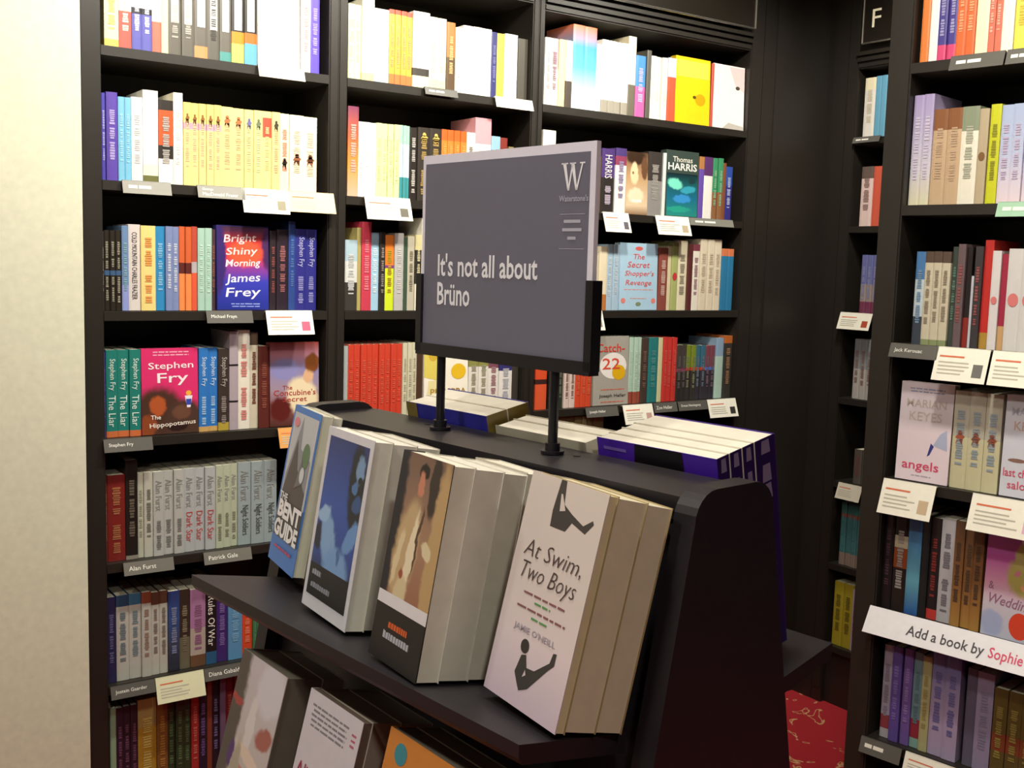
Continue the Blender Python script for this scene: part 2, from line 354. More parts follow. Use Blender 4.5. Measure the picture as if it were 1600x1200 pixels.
COV = {
 'white': ('f2efe4', [('p', 'cfe0c0', rect(.45, .95, .02, .12))]),
 'bright': ('2c2a6e', [('s', [(0, '222f8c'), (.34, '3a3fb4'), (.5, '8a3c98'), (.62, 'd03848'), (.82, 'c43c3a'), (.94, '5a3050'), (1, '3a2c40')], [(0, .62, .2, .5, 0, '3a2a6e'), (1, .75, .16, .3, 0, '4a2a58'), (.55, .67, .36, .17, 0, 'f05a3c')], rect(.01, .99, .01, .99)),
   ('t', 'f4dfe4', 'Bright', .45, .84, .62, .12, .05, .2), ('t', 'f6e0e0', 'Shiny', .48, .69, .6, .11, .05, .2), ('t', 'f6e6ee', 'Morning', .5, .55, .66, .11, .04, .2),
   ('t', 'eef0ff', 'James', .5, .37, .66, .13, .05, .2), ('t', 'eef0ff', 'Frey', .5, .2, .66, .14, .03, .2), ('l', '8fa0e0', .55, .07, .6, 2, .03)]),
 'hippo': ('d8326e', [('s', [(0, 'd8326e'), (1, 'd8326e')], [(.28, .22, .52, .36, -18, '4a3026'), (.76, .14, .4, .28, 0, '4c352c'), (.28, .33, .16, .13, 0, 'b0562c'), (.1, .1, .18, .14, 0, '8a4424'), (.70, .25, .18, .09, 0, '6a4636'), (.62, .08, .2, .06, 0, '2c1a18')], rect(0, 1, 0, 1)),
   ('p', 'e8e4f0', [(.80, .30), (.86, .30), (.90, .44), (.76, .44)]), ('e', 'f0b040', (.83, .47, .05, .03)), ('p', '3a48a8', [(.79, .33), (.87, .33), (.88, .40), (.78, .40)]),
   ('l', 'f0a8c0', .52, .95, .7, 2, .035), ('t', 'f6eaf0', 'Stephen', .52, .79, .8, .10, .02), ('t', 'f6eaf0', 'Fry', .55, .64, .55, .15, .02), ('t', 'f4ece0', 'The', .24, .2, .18, .05), ('t', 'f4ece0', 'Hippopotamus', .54, .11, .82, .07, .06)]),
 'concub': ('8a4438', [('s', [(0, '4a2420'), (.25, '8a5a58'), (.45, 'a08ca0'), (.68, '8a84b4'), (.85, 'b07a8a'), (1, '8e3c34')], [(.3, .68, .3, .14, 0, '8a88bc'), (.66, .34, .34, .27, 20, 'ead9b6'), (.78, .6, .12, .1, 0, 'dcb088'), (.86, .75, .17, .13, 0, '7c4720'), (.2, .2, .24, .16, 0, '5c1f1c'), (.9, .15, .18, .07, 30, 'e0b040')], rect(0, 1, 0, 1)),
   ('t', 'a83a34', 'The', .35, .46, .2, .05), ('t', 'a83a34', "Concubine's", .5, .4, .86, .07), ('t', 'a83a34', 'Secret', .5, .32, .5, .06)]),
 'philippa': ('efe9da', [('p', 'd8c860', [(0, .55), (.3, .5), (.4, .75), (.25, 1), (0, 1)]), ('e', 'c8a838', (.2, .86, .10, .09)), ('e', 'e0b828', (.78, .62, .17, .11)), ('l', '6a6050', .72, .9, .5, 2, .05), ('p', 'e2d8a0', [(.05, .2), (.45, .15), (.4, .5), (.1, .5)]), ('t', 'a8842c', 'PHILIPPA', .55, .34, .82, .09), ('t', 'a8842c', 'GREGORY', .55, .21, .82, .09)]),
 'yellow': ('f2cc1c', [('e', 'dca010', (.72, .38, .15, .09)), ('e', '5a4a10', (.55, .41, .05, .025)), ('p', 'f6dc50', rect(.05, .95, .7, .95))]),
 'pinkwhite': ('f0e4e0', [('p', 'e2c4c4', [(.5, .98), (1, .98), (1, .6), (.7, .7)]), ('e', '4a443c', (.78, .66, .07, .03)), ('p', 'b8b0a8', [(.3, 0), (1, 0), (1, .06), (.5, .1)])]),
 'sepia': ('c8aa88', [('s', [(0, '8a6a50'), (.15, 'd8bfa0'), (.6, 'b8946c'), (1, '5a4030')], [(.45, .92, .5, .14, 0, '3a281c'), (.85, .75, .18, .2, 0, '6a4a34'), (.38, .66, .2, .19, 0, 'e8cca4'), (.3, .66, .05, .03, 0, '8a6448'), (.45, .3, .4, .14, 0, 'e6d2b4')], rect(0, 1, 0, 1)), ('l', 'f4ece2', .5, .2, .5, 1, .1)]),
 'harris': ('3c4a44', [('s', [(0, '2a8a80'), (.3, '1c6a86'), (.5, '1c5a60'), (.66, '16262c'), (1, '2c3430')], [(.28, .5, .24, .09, -10, '7ce0c8'), (.68, .42, .25, .06, 10, '3aa0b8'), (.5, .28, .3, .07, 0, '3a90d0'), (.4, .12, .4, .05, 0, '2a9c8a'), (.8, .56, .12, .05, 0, '1c3c40')], rect(.03, .97, .02, .66)), ('t', 'e8e4d8', 'Thomas', .5, .87, .6, .08), ('t', 'f0ece4', 'HARRIS', .5, .76, .88, .11, 0, 0, .02)]),
 'secret': ('a9c9e0', [('t', 'd05a54', 'The', .5, .8, .3, .08, 0, .2), ('t', 'd05a54', 'Secret', .5, .68, .58, .09, 0, .25), ('t', 'd05a54', "Shopper's", .52, .54, .76, .1, 0, .25), ('t', 'd05a54', 'Revenge', .5, .4, .68, .1, 0, .25), ('l', 'd88a84', .5, .3, .8, 1, .03), ('e', 'd0605a', (.5, .92, .1, .03)), ('e', 'd88078', (.1, .14, .06, .04)), ('e', 'd88078', (.9, .14, .06, .04)), ('l', 'd8a09a', .5, .17, .5, 1, .03), ('e', '7a8a6a', (.5, .09, .07, .03))]),
 'catch': ('a8a39a', [('e', 'f0eae6', (.56, .57, .38, .19)), ('t', 'd8402c', 'Catch-', .48, .83, .8, .12), ('t', 'd8503c', '22', .5, .6, .5, .16), ('e', 'e0b01c', (.72, .47, .19, .11)), ('l', 'd8604c', .55, .22, .7, 1, .03), ('t', '3a3634', 'Joseph Heller', .55, .13, .76, .06), ('l', 'd8604c', .55, .04, .7, 1, .03)]),
 'angels': ('e2d3dc', [('g', [(0, 'e8d8e2'), (.5, 'eadbe4'), (.62, 'cfc4cc'), (1, 'd6cad4')], rect(0, 1, 0, 1)), ('l', '8a90b0', .5, .93, .75, 2, .03), ('t', 'b8aea6', 'MARIAN', .5, .79, .75, .08), ('t', 'b8aea6', 'KEYES', .5, .66, .62, .09), ('p', '38408a', [(.58, .26), (.63, .28), (.70, .37), (.64, .4)]), ('p', 'b4bcd8', [(.68, .38), (.95, .34), (.92, .55), (.8, .5)]), ('t', 'd8486e', 'angels', .47, .15, .7, .12), ('l', 'b0a8b8', .5, .05, .4, 1, .03)]),
 'saloon': ('d4d6e2', [('t', 'b4b6c4', 'MARIAN', .5, .84, .75, .08), ('t', 'c8a8a0', 'KEYES', .5, .7, .62, .09), ('e', '8a6a60', (.3, .36, .18, .02)), ('t', 'd2506c', 'last chance', .45, .24, .8, .08), ('t', 'd2506c', 'saloon', .45, .12, .6, .08)]),
 'wedding': ('c6c9d8', [('s', [(0, 'c2c6da'), (.3, 'd0c8d4'), (.5, 'd89ab8'), (.72, 'bc58a4'), (1, 'a866b0')], [(.72, .58, .34, .2, 0, 'b0a45c'), (.68, .76, .16, .14, 0, 'b6a868'), (.68, .92, .07, .06, 0, 'c0b8c8'), (.6, .6, .06, .03, 0, 'c87a8a'), (.82, .66, .05, .03, 0, '6a74b0'), (.72, .48, .06, .03, 0, 'd89a70'), (.2, .12, .24, .13, 0, 'aab4d8')], rect(0, 1, 0, 1)), ('t', '9a6a86', '&', .14, .46, .1, .07), ('t', '9a6a86', 'Wedding', .5, .32, .84, .12, -.06, .2), ('e', 'de4a30', (.72, .14, .2, .12))]),
}
CARDW = mat('f3f0e2', 0.7)
def shelf_card(fr, u0, u1, z, kind, label, group, text='', thumb=None, hgt=None, tilt=0.33, paper=None):
    W = u1-u0; hh = hgt or (0.060 if kind == 'card' else 0.030)
    nm = 'recommendation_card' if kind == 'card' else 'shelf_label'
    t = thing(nm, label, 'card' if kind == 'card' else 'label', fr.at((u0+u1)/2, -0.0105, z+0.0014), fr.rz, group)
    t.rotation_euler = (-tilt, 0, fr.rz)
    pm = mat(paper, 0.6) if paper else (CARDW if kind == 'card' else mat('5c5a55', 0.35))
    g = MB(); g.box(-W/2, W/2, -0.0012, 0, -hh, 0, pm); g.box(-W/2, W/2, -0.0012, 0.006, -0.0008, 0.0004, pm); bd = g.build('card' if kind == 'card' else 'holder', t)
    g = MB(); y = -0.0016
    q = lambda a, b, c, d, m: g.add([(-W/2+a*W, y, -c*hh), (-W/2+b*W, y, -c*hh), (-W/2+b*W, y, -d*hh), (-W/2+a*W, y, -d*hh)], [(0, 1, 2, 3)], m)
    if kind == 'card':
        q(.08, .55, .30, .25, mat('d8704c', .6))
        for i in range(4): q(.08, rnd.uniform(.5, .68), .47+.11*i, .43+.11*i, mat('b9b6a8', .6))
        g.build('printed_lines', t)
        if thumb:
            g = MB(); q(.74, .92, .84, .46, mat(thumb, .5)); g.build('thumbnail_picture', t)
    else:
        if text == '~':
            for a, b in ((.12, .3), (.33, .58)): q(a, b, .6, .36, mat('e8e6dc', .6))
        else:
            for i, s in enumerate(text.split('/')):
                v, f, asp = text_geo(s); n = text.count('/')+1; th = hh*(0.34 if n == 1 else 0.26); L = min(th*asp, W*0.84)
                zc = -hh*(0.5 if n == 1 else 0.32+0.36*i)
                g.add([(-W/2+W*0.1+x*L, y, zc+(yy-.5)*th) for x, yy in v], f, mat('f4f2ea', .5))
        g.build('lettering', t)
    return t
LIMITS = {'bay by cream wall': (.1618, .6922), 'middle bay': (.7438, 1.2950), 'wide bay': (1.3379, 2.1441), 'bay under F sign': (.1262, .948), 'pink-strip bookcase': (1.2952, 2.048)}
def row(fr, z, line, place, books, cards=(), d0=0.016):
    """books: (x0, x1, ytop, n, phrase, segments, title, title colour) or ('F', x0, x1, ytop, cover, phrase)"""
    lo, hi = LIMITS[place.split(', ')[1]]; xa, ya, xb, yb = line; grp = 'books on the '+place
    def height(u, d, px, yt):
        off = fr.y_of(u, d, z)-(ya+(yb-ya)*(px-xa)/(xb-xa))
        return min(max(fr.z_of(yt+off, u, d)-z, 0.10), 0.262)
    for bk in books:
        if bk[0] == 'F':
            _, x0, x1, yt, key, ph = bk
            a, c = fr.u_of(x0, z, d0-0.002), fr.u_of(x1, z, d0-0.002); a, c = max(a, lo), min(c, hi); hh = height((a+c)/2, d0, (x0+x1)/2, yt); base, el = COV[key]
            front_book(fr.at((a+c)/2, d0-0.003, z+0.0016), fr.rz, 0.03, c-a-0.0035, hh, 0.024, base, el, ph+', '+place, grp)
            continue
        x0, x1, yt, n, ph, sg, ti, tcol = (tuple(bk)+('', ''))[:8]
        a, c = fr.u_of(x0, z, d0), fr.u_of(x1, z, d0); hh = height((a+c)/2, d0, (x0+x1)/2, yt)
        a, c = max(a, lo), min(c, hi)
        for i in range(n):
            p, q = a+(c-a)*i/n, a+(c-a)*(i+1)/n
            spine_book(fr, p, q, z, hh*(1 if n == 1 else rnd.uniform(0.995, 1.0)), sg, ti, tcol, ph+', '+place, grp, d0+rnd.uniform(-0.003, 0.004), small=('behind the grey sign' in ph or (x1-x0)/n*abs(ya+(yb-ya)*((x0+x1)/2-xa)/(xb-xa)-max(yt, 0)) < AMIN))
    for cdx in cards:
        kind, x0, x1, ph = cdx[:4]; kw = cdx[4] if len(cdx) > 4 else {}
        a, c = fr.u_of(x0, z, -0.004), fr.u_of(x1, z, -0.004)
        shelf_card(fr, a, c, z, kind, ph+', '+place, ('cards' if kind == 'card' else 'labels')+' along the shelf edges', **kw)
A = 'bay by cream wall'
row(FB, ZB(1), (162, 79, 475, 115), 'top shelf, '+A, [
 (163,186,-44,1,'cream-yellow paperback','0.9 f3e7b0 0.1 e8c860','~','e0b848'),
 (186,206,-40,1,'coral red paperback with white top','0.52 f4ead0 0.48 c85a50','~','f0d8c8'),
 (206,238,-36,2,'indigo blue paperback with white top','0.45 efece8 0.08 2c2a34 0.47 5a5aa8','~','c8c8e8'),
 (238,253,-34,1,'coral paperback with wide cream top','0.6 f0e2c8 0.4 cc6a58'),
 (253,264,-32,1,'thin pale yellow paperback','ece2a8'),
 (264,304,-30,2,'grey paperback with white title panel','5e5a52','st@.42,.97#f2efe6;~','c8c4bc'),
 (304,325,-28,1,'grey paperback glowing orange at foot','0.84 5e5a52 0.16 e08858','st@.40,.97#f2efe6',''),
 (325,344,-26,1,'grey paperback with black title and white panel','5a564f','st@.38,.97#f2efe6;~','2a2624'),
 (344,362,-24,1,'grey paperback with teal foot','0.87 5e5a52 0.13 4a8a86','st@.38,.97#f0efe8',''),
 (362,382,-22,1,'black paperback with orange band and lime foot','0.6 26211e 0.15 d0801c 0.25 a8c060','st@.42,.95#f0ede4',''),
 (382,401,-20,1,'black paperback with orange band and blue foot','0.6 26211e 0.13 c8641c 0.27 5a9ac8','st@.42,.95#f0ede4',''),
 ('F',402,469,-18,'white','plain white book shown front on'),
 (470,485,-14,1,'white paperback with pink print','f0e8e2','~','d05a60'),
 (485,500,-12,1,'violet paperback','5a48b4','~','b8b0e8'),
 ], [('label',401,473,'pale grey shelf label',dict(text='~',paper='b4b2a8'))])
row(FB, ZB(2), (160, 282.5, 496, 297), 'second shelf, '+A, [
 (160,167,146,1,'thin indigo paperback','4a44a8','~','d8d4f0'),
 (167,185,145,1,'violet paperback with pale specks','5a44a4','~','d8cff0'),
 (185,206,152,2,'light blue paperback','78b8d8','~','a8d8ec'),
 (206,224,152,1,'pale grey paperback','d8d8d8','~','c0c0c4'),
 (224,248,141,1,'tall white paperback with green foot','0.8 f2efe4 0.12 e0e6c8 0.08 6a6a3c'),
 (248,271,156,1,'black paperback with orange stripe','0.12 2c2622 0.42 c4562c 0.16 2c2622 0.15 efe8e4 0.15 dceee4','~','f2f0ea'),
 (271,286,144,1,'plain ivory paperback','f0ecda','~','d8d8d0'),
 (287,346,160,5,'yellow paperback with small pink-skirted figure','0.24 e8cf78 0.08 d8a0b0 0.68 ead58c','fig@.80#8a5a2c;~','cfa9a0'),
 (346,382,165,2,'yellow paperback with long-legged figure','ead58c','fig@.82#b06a3c;~','c8a080'),
 (382,396,168,1,'yellow paperback with blue-hatted figure','ead58c','fig@.82#6a6898;~','b8b890'),
 (396,410,169,1,'yellow paperback with grey-green figure','ead58c','fig@.82#6a7458;~','b0b89a'),
 (410,424,170,1,'yellow paperback with red panel','0.08 ead58c 0.25 c8503c 0.67 ead58c','~','c8b880'),
 (424,437,171,1,'yellow paperback with thin black figure','ead58c','fig@.82#3c3424;~','d09880'),
 (437,452,173,1,'cream paperback with small black dog','efe0bc','fig@.36#3c3428;~','c85a50'),
 (452,495,176,2,'cream paperback with small brown figure','ecdcc4','fig@.42#8a5030;~','c8b098'),
 ], [('label',189,265,'grey shelf label with faint name',dict(text='~',paper='8f8d86')),('label',306,380,'grey shelf label with two-line name',dict(text='George/MacDonald Fraser',paper='8f8d86')),
  ('card',375,447,'white card with small grey picture',dict(thumb='8a8468')),('card',447,519,'white card with orange edge',dict(paper='f2d8a8',hgt=.052))])
row(FB, ZB(3), (160, 486, 495, 484), 'third shelf, '+A, [
 (158,164,362,1,'thin dark paperback with pale print','3a3234','~','c8c4bc'),
 (164,191,360,3,'black paperback with white title and blue dot','0.5 262018 0.06 3c5a80 0.44 262018','~;~','c9c5ae'),
 (191,202,353,1,'steel blue paperback','0.7 6a88b0 0.3 8a96d0','~','8ab0b8'),
 (202,221,351,1,'white paperback with long black title','d4ccc8','COLD MOUNTAIN CHARLES FRAZIER','3c3840'),
 (221,244,353,1,'yellow paperback with orange title','e6d184','~;~','e07834'),
 (244,259,354,1,'bright blue paperback','2f86bc','~','a8d0ec'),
 (259,281,354,2,'lavender blue paperback with white print','7a88b4','~','e4e8ee'),
 (281,300,354,2,'orange paperback with brown band','0.43 cc6034 0.13 5c2420 0.44 e8884c'),
 (300,309,354,1,'red paperback with grey band','0.42 b84a38 0.13 b0a8ac 0.45 d8583c'),
 (309,331,356,2,'pale sea-green paperback','a4c6b8','~','c4dcd0'),
 (331,338,358,1,'thin plum paperback with red print','4a343c','~','b06050'),
 ('F',338,421,353,'bright','red and blue book with handwritten white title'),
 (421,431,360,1,'thin black paperback with red print','2c2028','~','b05a50'),
 (432,450,358,1,'black paperback with red and lilac title','2a1e2a','~','c87a78'),
 (450,461,345,1,'tall blue paperback','2c4688','~','5a78b8'),
 (461,495,357,2,'navy paperback with lilac name','2c2c80','Stephen Fry;~','b4b4e0'),
 ], [('label',320,392,'dark grey label below red and blue book',dict(text='Michael Frayn')),('card',413,485,'white card with pink picture',dict(thumb='c85a78'))])
row(FB, ZB(4), (162, 685, 422, 670), 'fourth shelf, '+A, [
 (160,166,550,1,'thin purple paperback','4a3a90','~','8a80c0'),
 (167,221,547,3,'teal green paperback with white name','0.93 1f7a70 0.07 c86a3c','Stephen Fry;The Liar','dff0e8'),
 ('F',221,311,546,'hippo','bright pink book with brown animal'),
 (311,341,545,2,'mid blue paperback with white name','0.94 2f74c0 0.06 c8a060','Stephen Fry;~','cfe4f8'),
 (341,358,547,1,'dark brown paperback with grey name','0.9 3a302c 0.1 b0983c','Stephen Fry;~','b4aca8'),
 (358,372,520,1,'tall mauve-grey paperback with black rules','0.33 a89ca4 0.02 1c1818 0.35 a89ca4 0.02 1c1818 0.28 a89ca4'),
 (372,391,518,1,'tall white paperback with red title','e2dccf','~;~','c04a44'),
 (391,404,522,1,'tan paperback with dark picture top','0.13 4a3c30 0.87 c9c1ac','~','8a4a40'),
 (404,420,543,1,'dark red paperback','5c2620','~','9a5a48'),
 ('F',421,499,538,'concub','painted book of woman in pale dress'),
 ], [('label',160,236,'grey label below teal green books',dict(text='Stephen Fry')),('card',432,486,'orange card tucked behind the blue guide book',dict(paper='d89a50',hgt=.05))])
row(FB, ZB(5), (165, 879, 412, 854), 'fifth shelf, '+A, [
 (161,169,745,1,'thin brown paperback','6a3026','~','b07a58'),
 (169,197,743,1,'crimson paperback with dull gold title','7a231f','~;~','b88a58'),
 (197,216,720,1,'tall black paperback','0.96 1e1815 0.04 8a8478','~','8a8070'),
 (216,226,741,1,'thin cream-grey paperback','b9b9a8','~','8a8a78'),
 (226,240,740,1,'off-white paperback with tiny script','bcbcb0','~','4a4a44'),
 (240,288,738,3,'light grey paperback with black script','b4b6b2','Alan Furst^90938f;~','5a5a58'),
 (288,337,735,3,'light grey paperback with red script','b0b4b6','Alan Furst^90938f;Dark Star','c04c48'),
 (337,372,731,3,'greenish cream paperback','b4bba4','Alan Furst^90938f;~','6a7058'),
 (372,432,727,3,'blue-grey paperback with black script','97a5a8','Alan Furst^90938f;Night Soldiers','3c4246'),
 ], [('label',191,269,'grey label below crimson book',dict(text='Alan Furst',paper='6c6a62')),('label',316,390,'grey label below red-scripted books',dict(text='Patrick Gale',paper='6c6a62'))])
row(FB, ZB(6), (171, 1066, 380, 1035), 'sixth shelf, '+A, [
 (168,182,932,1,'dark navy paperback','2a2850','~','7a78a0'),
 (183,203,930,1,'white paperback with navy picture top','0.13 2a4a6a 0.87 b8b8b0','~','9a9a94'),
 (203,222,928,1,'white paperback with blue picture top','0.13 3a6a8a 0.87 b8b8b0','~','9a9a94'),
 (222,237,926,1,'white paperback with rust picture top','0.13 8a4a34 0.87 b8b8b0','~','9a9a94'),
 (237,263,926,2,'white paperback with brown picture top','0.15 5a3a2c 0.85 b8b8b0','~','9a9a94'),
 (263,281,926,1,'deep blue paperback with moon','g 2a3a72 34508a 3c4458 1c2030','~','a8b0c8'),
 (281,298,925,1,'dark olive paperback','0.6 3a2e26 0.4 6a6450','~','a8a080'),
 (298,322,925,1,'lilac paperback with brown foot','0.5 a878a0 0.35 b0a49a 0.15 6a4a34','~','8a5a78'),
 (322,339,913,1,'black paperback with bold white title','0.85 1e1a1c 0.15 2a5a80','Rules Of War','efece4'),
 (339,357,926,1,'deep purple paperback','40286e','~','9a86c0'),
 (357,379,930,1,'sky blue paperback','5a90bc','~','8ac0e0'),
 (379,395,935,1,'scarlet paperback','d04828','~','f0a080'),
 (395,419,938,4,'slim green paperback','3f7a50','~','6aa078'),
 ], [('label',171,240,'slate label below white books',dict(text='Jostein Gaarder')),('card',241,316,'yellowish handwritten card',dict(paper='dcdcb8')),('label',317,384,'slate label below purple book',dict(text='Diana Gabaldon'))])
row(FB, ZB(7), (176, 1256, 350, 1222), 'bottom shelf, '+A, [
 (173,183,1112,1,'thin pale green paperback','8aa888'),
 (183,217,1110,3,'black paperback with plum print','2c1c2a','~','8a5a78'),
 (217,246,1100,1,'golden yellow paperback with cream top','0.3 a08a50 0.7 a8842c','~','d8c060'),
 (246,263,1098,1,'amber brown paperback','7a5226','~','c08a3c'),
 (263,299,1092,3,'dark green paperback','2c3c26','~','6a8458'),
 (299,311,1085,1,'thin scarlet paperback','a02c28','~','d08070'),
 (311,324,1082,1,'black paperback with purple print','241c2c','~','8a6ab0'),
 (324,332,1078,1,'thin rust paperback','7c3c2a'),
 (332,344,1076,1,'black paperback with lilac print','201a26','~','9a86c0'),
 (344,353,1074,1,'thin mauve paperback','6a5470'),
 (353,378,1068,2,'dark red paperback','701c1e','~','b06a60'),
 ])
Bp = 'middle bay'
row(FB, ZB(1), (544, 122, 807, 150), 'top shelf, '+Bp, [
 (544,565,5,2,'pale lime paperback','d8e0a8','~','b8b898'),
 (565,584,-4,1,'tall ivory paperback','0.9 f2eed8 0.1 e0c890'),
 (584,607,12,1,'white paperback with teal edge','0.3 e8efe8 0.7 bce0d8'),
 (607,644,14,4,'orange-yellow paperback with red top','0.06 d04a34 0.8 e0a03c 0.14 d8703c','~','f0c878'),
 (644,670,15,1,'tall white paperback with black block','0.74 f0e8e2 0.1 3c3834 0.16 d8e0b0'),
 (670,697,23,2,'cream paperback with yellow tint','0.85 f2ecc8 0.15 d8cfa0','~','e0d098'),
 (697,710,30,1,'brown and orange paperback','0.5 a8703c 0.5 5a4630','~','e0c890'),
 (710,723,38,1,'white paperback with faint grey print','ece6dc','~','b8b0a4'),
 (723,767,36,3,'plain bright white paperback','f2f0ea'),
 (767,776,43,1,'thin navy paperback','34346c','~','8a8ab8'),
 (776,787,45,1,'yellow paperback','e6d24c'),
 (787,807,46,1,'broad white paperback','f0eee6'),
 (808,829,53,1,'dark grey paperback in shadow','4a463e'),  # book added in place of grey metal and dark bay interior
 ], [('label',661,712,'dim grey shelf label',dict(text='~',hgt=.02)),('label',771,829,'white shelf label with rounded end',dict(text='~',paper='e8e4d6'))])
row(FB, ZB(2), (542, 304, 655, 309), 'second shelf, '+Bp, [
 (542,559,164,1,'orange paperback with purple top','g 7a3a58 c0603c e09040 d0a890','~','f0d8b0'),
 (559,588,188,3,'white slim paperback','efece8','~','d0ccc4'),
 (588,623,190,4,'pale lime paperback','dbe2a0','~','c0c890'),
 (623,640,192,3,'sea-green paperback with blue foot','0.25 9cd0b4 0.45 bcd8dc 0.3 3c8a90'),
 (640,652,195,1,'black paperback with white title','26201c','~;~','f4f2ea'),
 (652,689,195,2,'black paperback with gold lettering','332c26','fig@.85#d8b45c;~;~','d8b45c'),
 (689,727,198,4,'bright orange paperback','0.15 e06024 0.85 e07c30','~','f0b860'),
 (727,741,201,1,'white paperback with black panel','efe6d2','~','3c3836'),
 (741,766,178,1,'tall white paperback with pink top','0.3 d898a0 0.7 f2eeea'),
 (766,780,206,1,'pale blue paperback','8ab0c8'),
 (780,792,208,1,'maroon paperback','7a2c24'),
 (792,800,222,1,'small olive paperback','7a7040'),
 ], [('card',567,638,'white card with dark square picture',dict(thumb='5a5648'))])
row(FB, ZB(3), (537, 485, 650, 486), 'third shelf, '+Bp, [
 (537,557,375,1,'pale blue paperback with black bicycle print','0.3 a8c0cc 0.3 cfd0cc 0.4 3a3632','~','d0c8c0'),
 (557,564,356,1,'thin tan paperback','a89a60'),
 (564,579,347,1,'tall crimson paperback','c03c50','~','e0909a'),
 (579,592,364,1,'light blue paperback','9cc0d8','~','e0ecf0'),
 (592,601,363,1,'thin black paperback','2c2624','~','b0a8a0'),
 (601,615,368,1,'orange and lime paperback','0.4 dc7a28 0.04 7a3c78 0.56 c8d828','~','8a9420'),
 (615,629,365,1,'light grey paperback','b0aeac','~','c8c6c2'),
 (629,636,372,1,'thin dark green paperback','3c5040'),
 (636,647,370,1,'grey-cream paperback','b4ae9c','~','6a6450'),
 (647,657,368,1,'cream paperback with black panel','0.2 c8c090 0.45 2c2824 0.35 d8d4c0','~','b0a888'),
 (657,669,342,1,'tall white paperback','e6e2d4','~','5a564c'),
 (669,760,360,6,'beige paperback behind the grey sign','c4b8a0','~','8a7a64'),
 ])
row(FB, ZB(4), (540, 662, 790, 646), 'fourth shelf, '+Bp, [
 (534,543,543,1,'thin pale blue-grey paperback','a8b0b0'),
 (543,628,540,9,'red slim paperback','c8402c','~','d86048'),
 (628,650,538,3,'cream slim paperback','c9c6ac','~','a8a488'),
 (650,660,542,1,'dark brown paperback','4a3426'),
 ('F',661,731,541,'philippa','white book with round gold seal'),
 (731,762,554,2,'white paperback with green picture top','0.22 8a8a4c 0.78 dcd8d0','~','b0a8a8'),
 (762,778,558,1,'white paperback with maroon picture top','0.22 7a4a58 0.78 dcd8d0','~','c0a0a0'),
 (778,798,561,1,'white paperback with blue picture top','0.12 d0d0d4 0.12 34306c 0.76 dcd8d4','~','a8a8b0'),
 (798,822,562,2,'charcoal paperback','3c3832'),
 ])
Cp = 'wide bay'
row(FB, ZB(1), (849, 165, 1167, 207), 'top shelf, '+Cp, [
 (849,860,60,1,'thin white paperback with dark edge','eceae4','~','8a6a70'),
 (860,872,61,1,'white paperback with mauve top','0.45 b8a0a8 0.55 eceae6','~','6a4a58'),
 (872,882,63,1,'thin cream-yellow paperback','efdc9c'),
 (882,892,65,1,'thin white paperback with black strip','0.6 efeae0 0.4 4a4038'),
 (892,930,42,2,'tall blue paperback fading to white','g e0784c 4a9acc 5aa8d0 a8d0e4 e8f2f4'),
 (930,938,70,1,'thin plain white paperback','f0eee8'),
 (938,980,66,4,'white paperback with black figures at foot','0.82 f2f0e8 0.18 9a9488','~','e0dcd0'),
 (980,992,58,1,'tall cream paperback with dark foot','0.6 efe4c8 0.4 6a6456'),
 (992,1007,88,1,'blue and pink paperback','0.5 4a8ad0 0.5 d860a0','~','e8c0d8'),
 (1007,1014,80,1,'thin charcoal paperback','5a5850'),
 (1014,1040,90,3,'off-white paperback','ece8dc','~','d0c8b8'),
 (1040,1053,92,1,'pale blue and red paperback','0.3 b8c0e0 0.7 d05a40'),
 ('F',1053,1108,92,'yellow','sunny yellow book shown front on'),
 (1108,1112,100,1,'sliver of red paperback','c05040'),
 ('F',1112,1167,104,'pinkwhite','pinkish white book with small bird'),
 ])
row(FB, ZB(2), (975, 332, 1142, 347), 'second shelf, '+Cp, [
 (846,866,198,1,'tall ivory paperback above the sign','e8e0cc'),
 (868,939,236,4,'brown paperback behind the grey sign','5a4a3c','~','a89880'),
 (939,959,229,1,'black and purple paperback','0.45 4a3470 0.55 2c2626','HARRIS;~','e8e0d8'),
 (959,976,229,1,'white paperback with purple top','0.12 4a3874 0.14 8a3c58 0.74 ebe6de','~','b0a8b8'),
 ('F',976,1011,236,'sepia','sepia portrait book'),
 (1011,1033,236,1,'grey photo paperback','0.45 3c3634 0.55 8a8684','~','d8d4cc'),
 (1033,1038,238,1,'thin white paperback','d8e0dc'),
 ('F',1038,1090,236,'harris','dark teal book with large white author name'),
 (1090,1098,245,1,'thin violet paperback','0.2 b07a48 0.8 6a50a8'),
 (1098,1112,246,1,'white paperback with plum top','0.3 5a3468 0.7 e8e4de'),
 (1112,1127,248,2,'green and brown paperback','0.55 3c8a60 0.45 8a6040','~','b0c8a8'),
 (1127,1132,256,1,'thin brown paperback','7a4a30'),
 (1132,1143,262,1,'short navy paperback','0.35 2c4a9c 0.65 34307c','~','e0e0ea'),
 ], [('card',939,979,'white card beside the grey sign',dict(thumb='5a5660')),('card',1021,1073,'white card with faint picture',dict(thumb='b8a890')),('label',1074,1142,'long grey shelf label',dict(text='~',paper='7a7870',hgt=.024))])
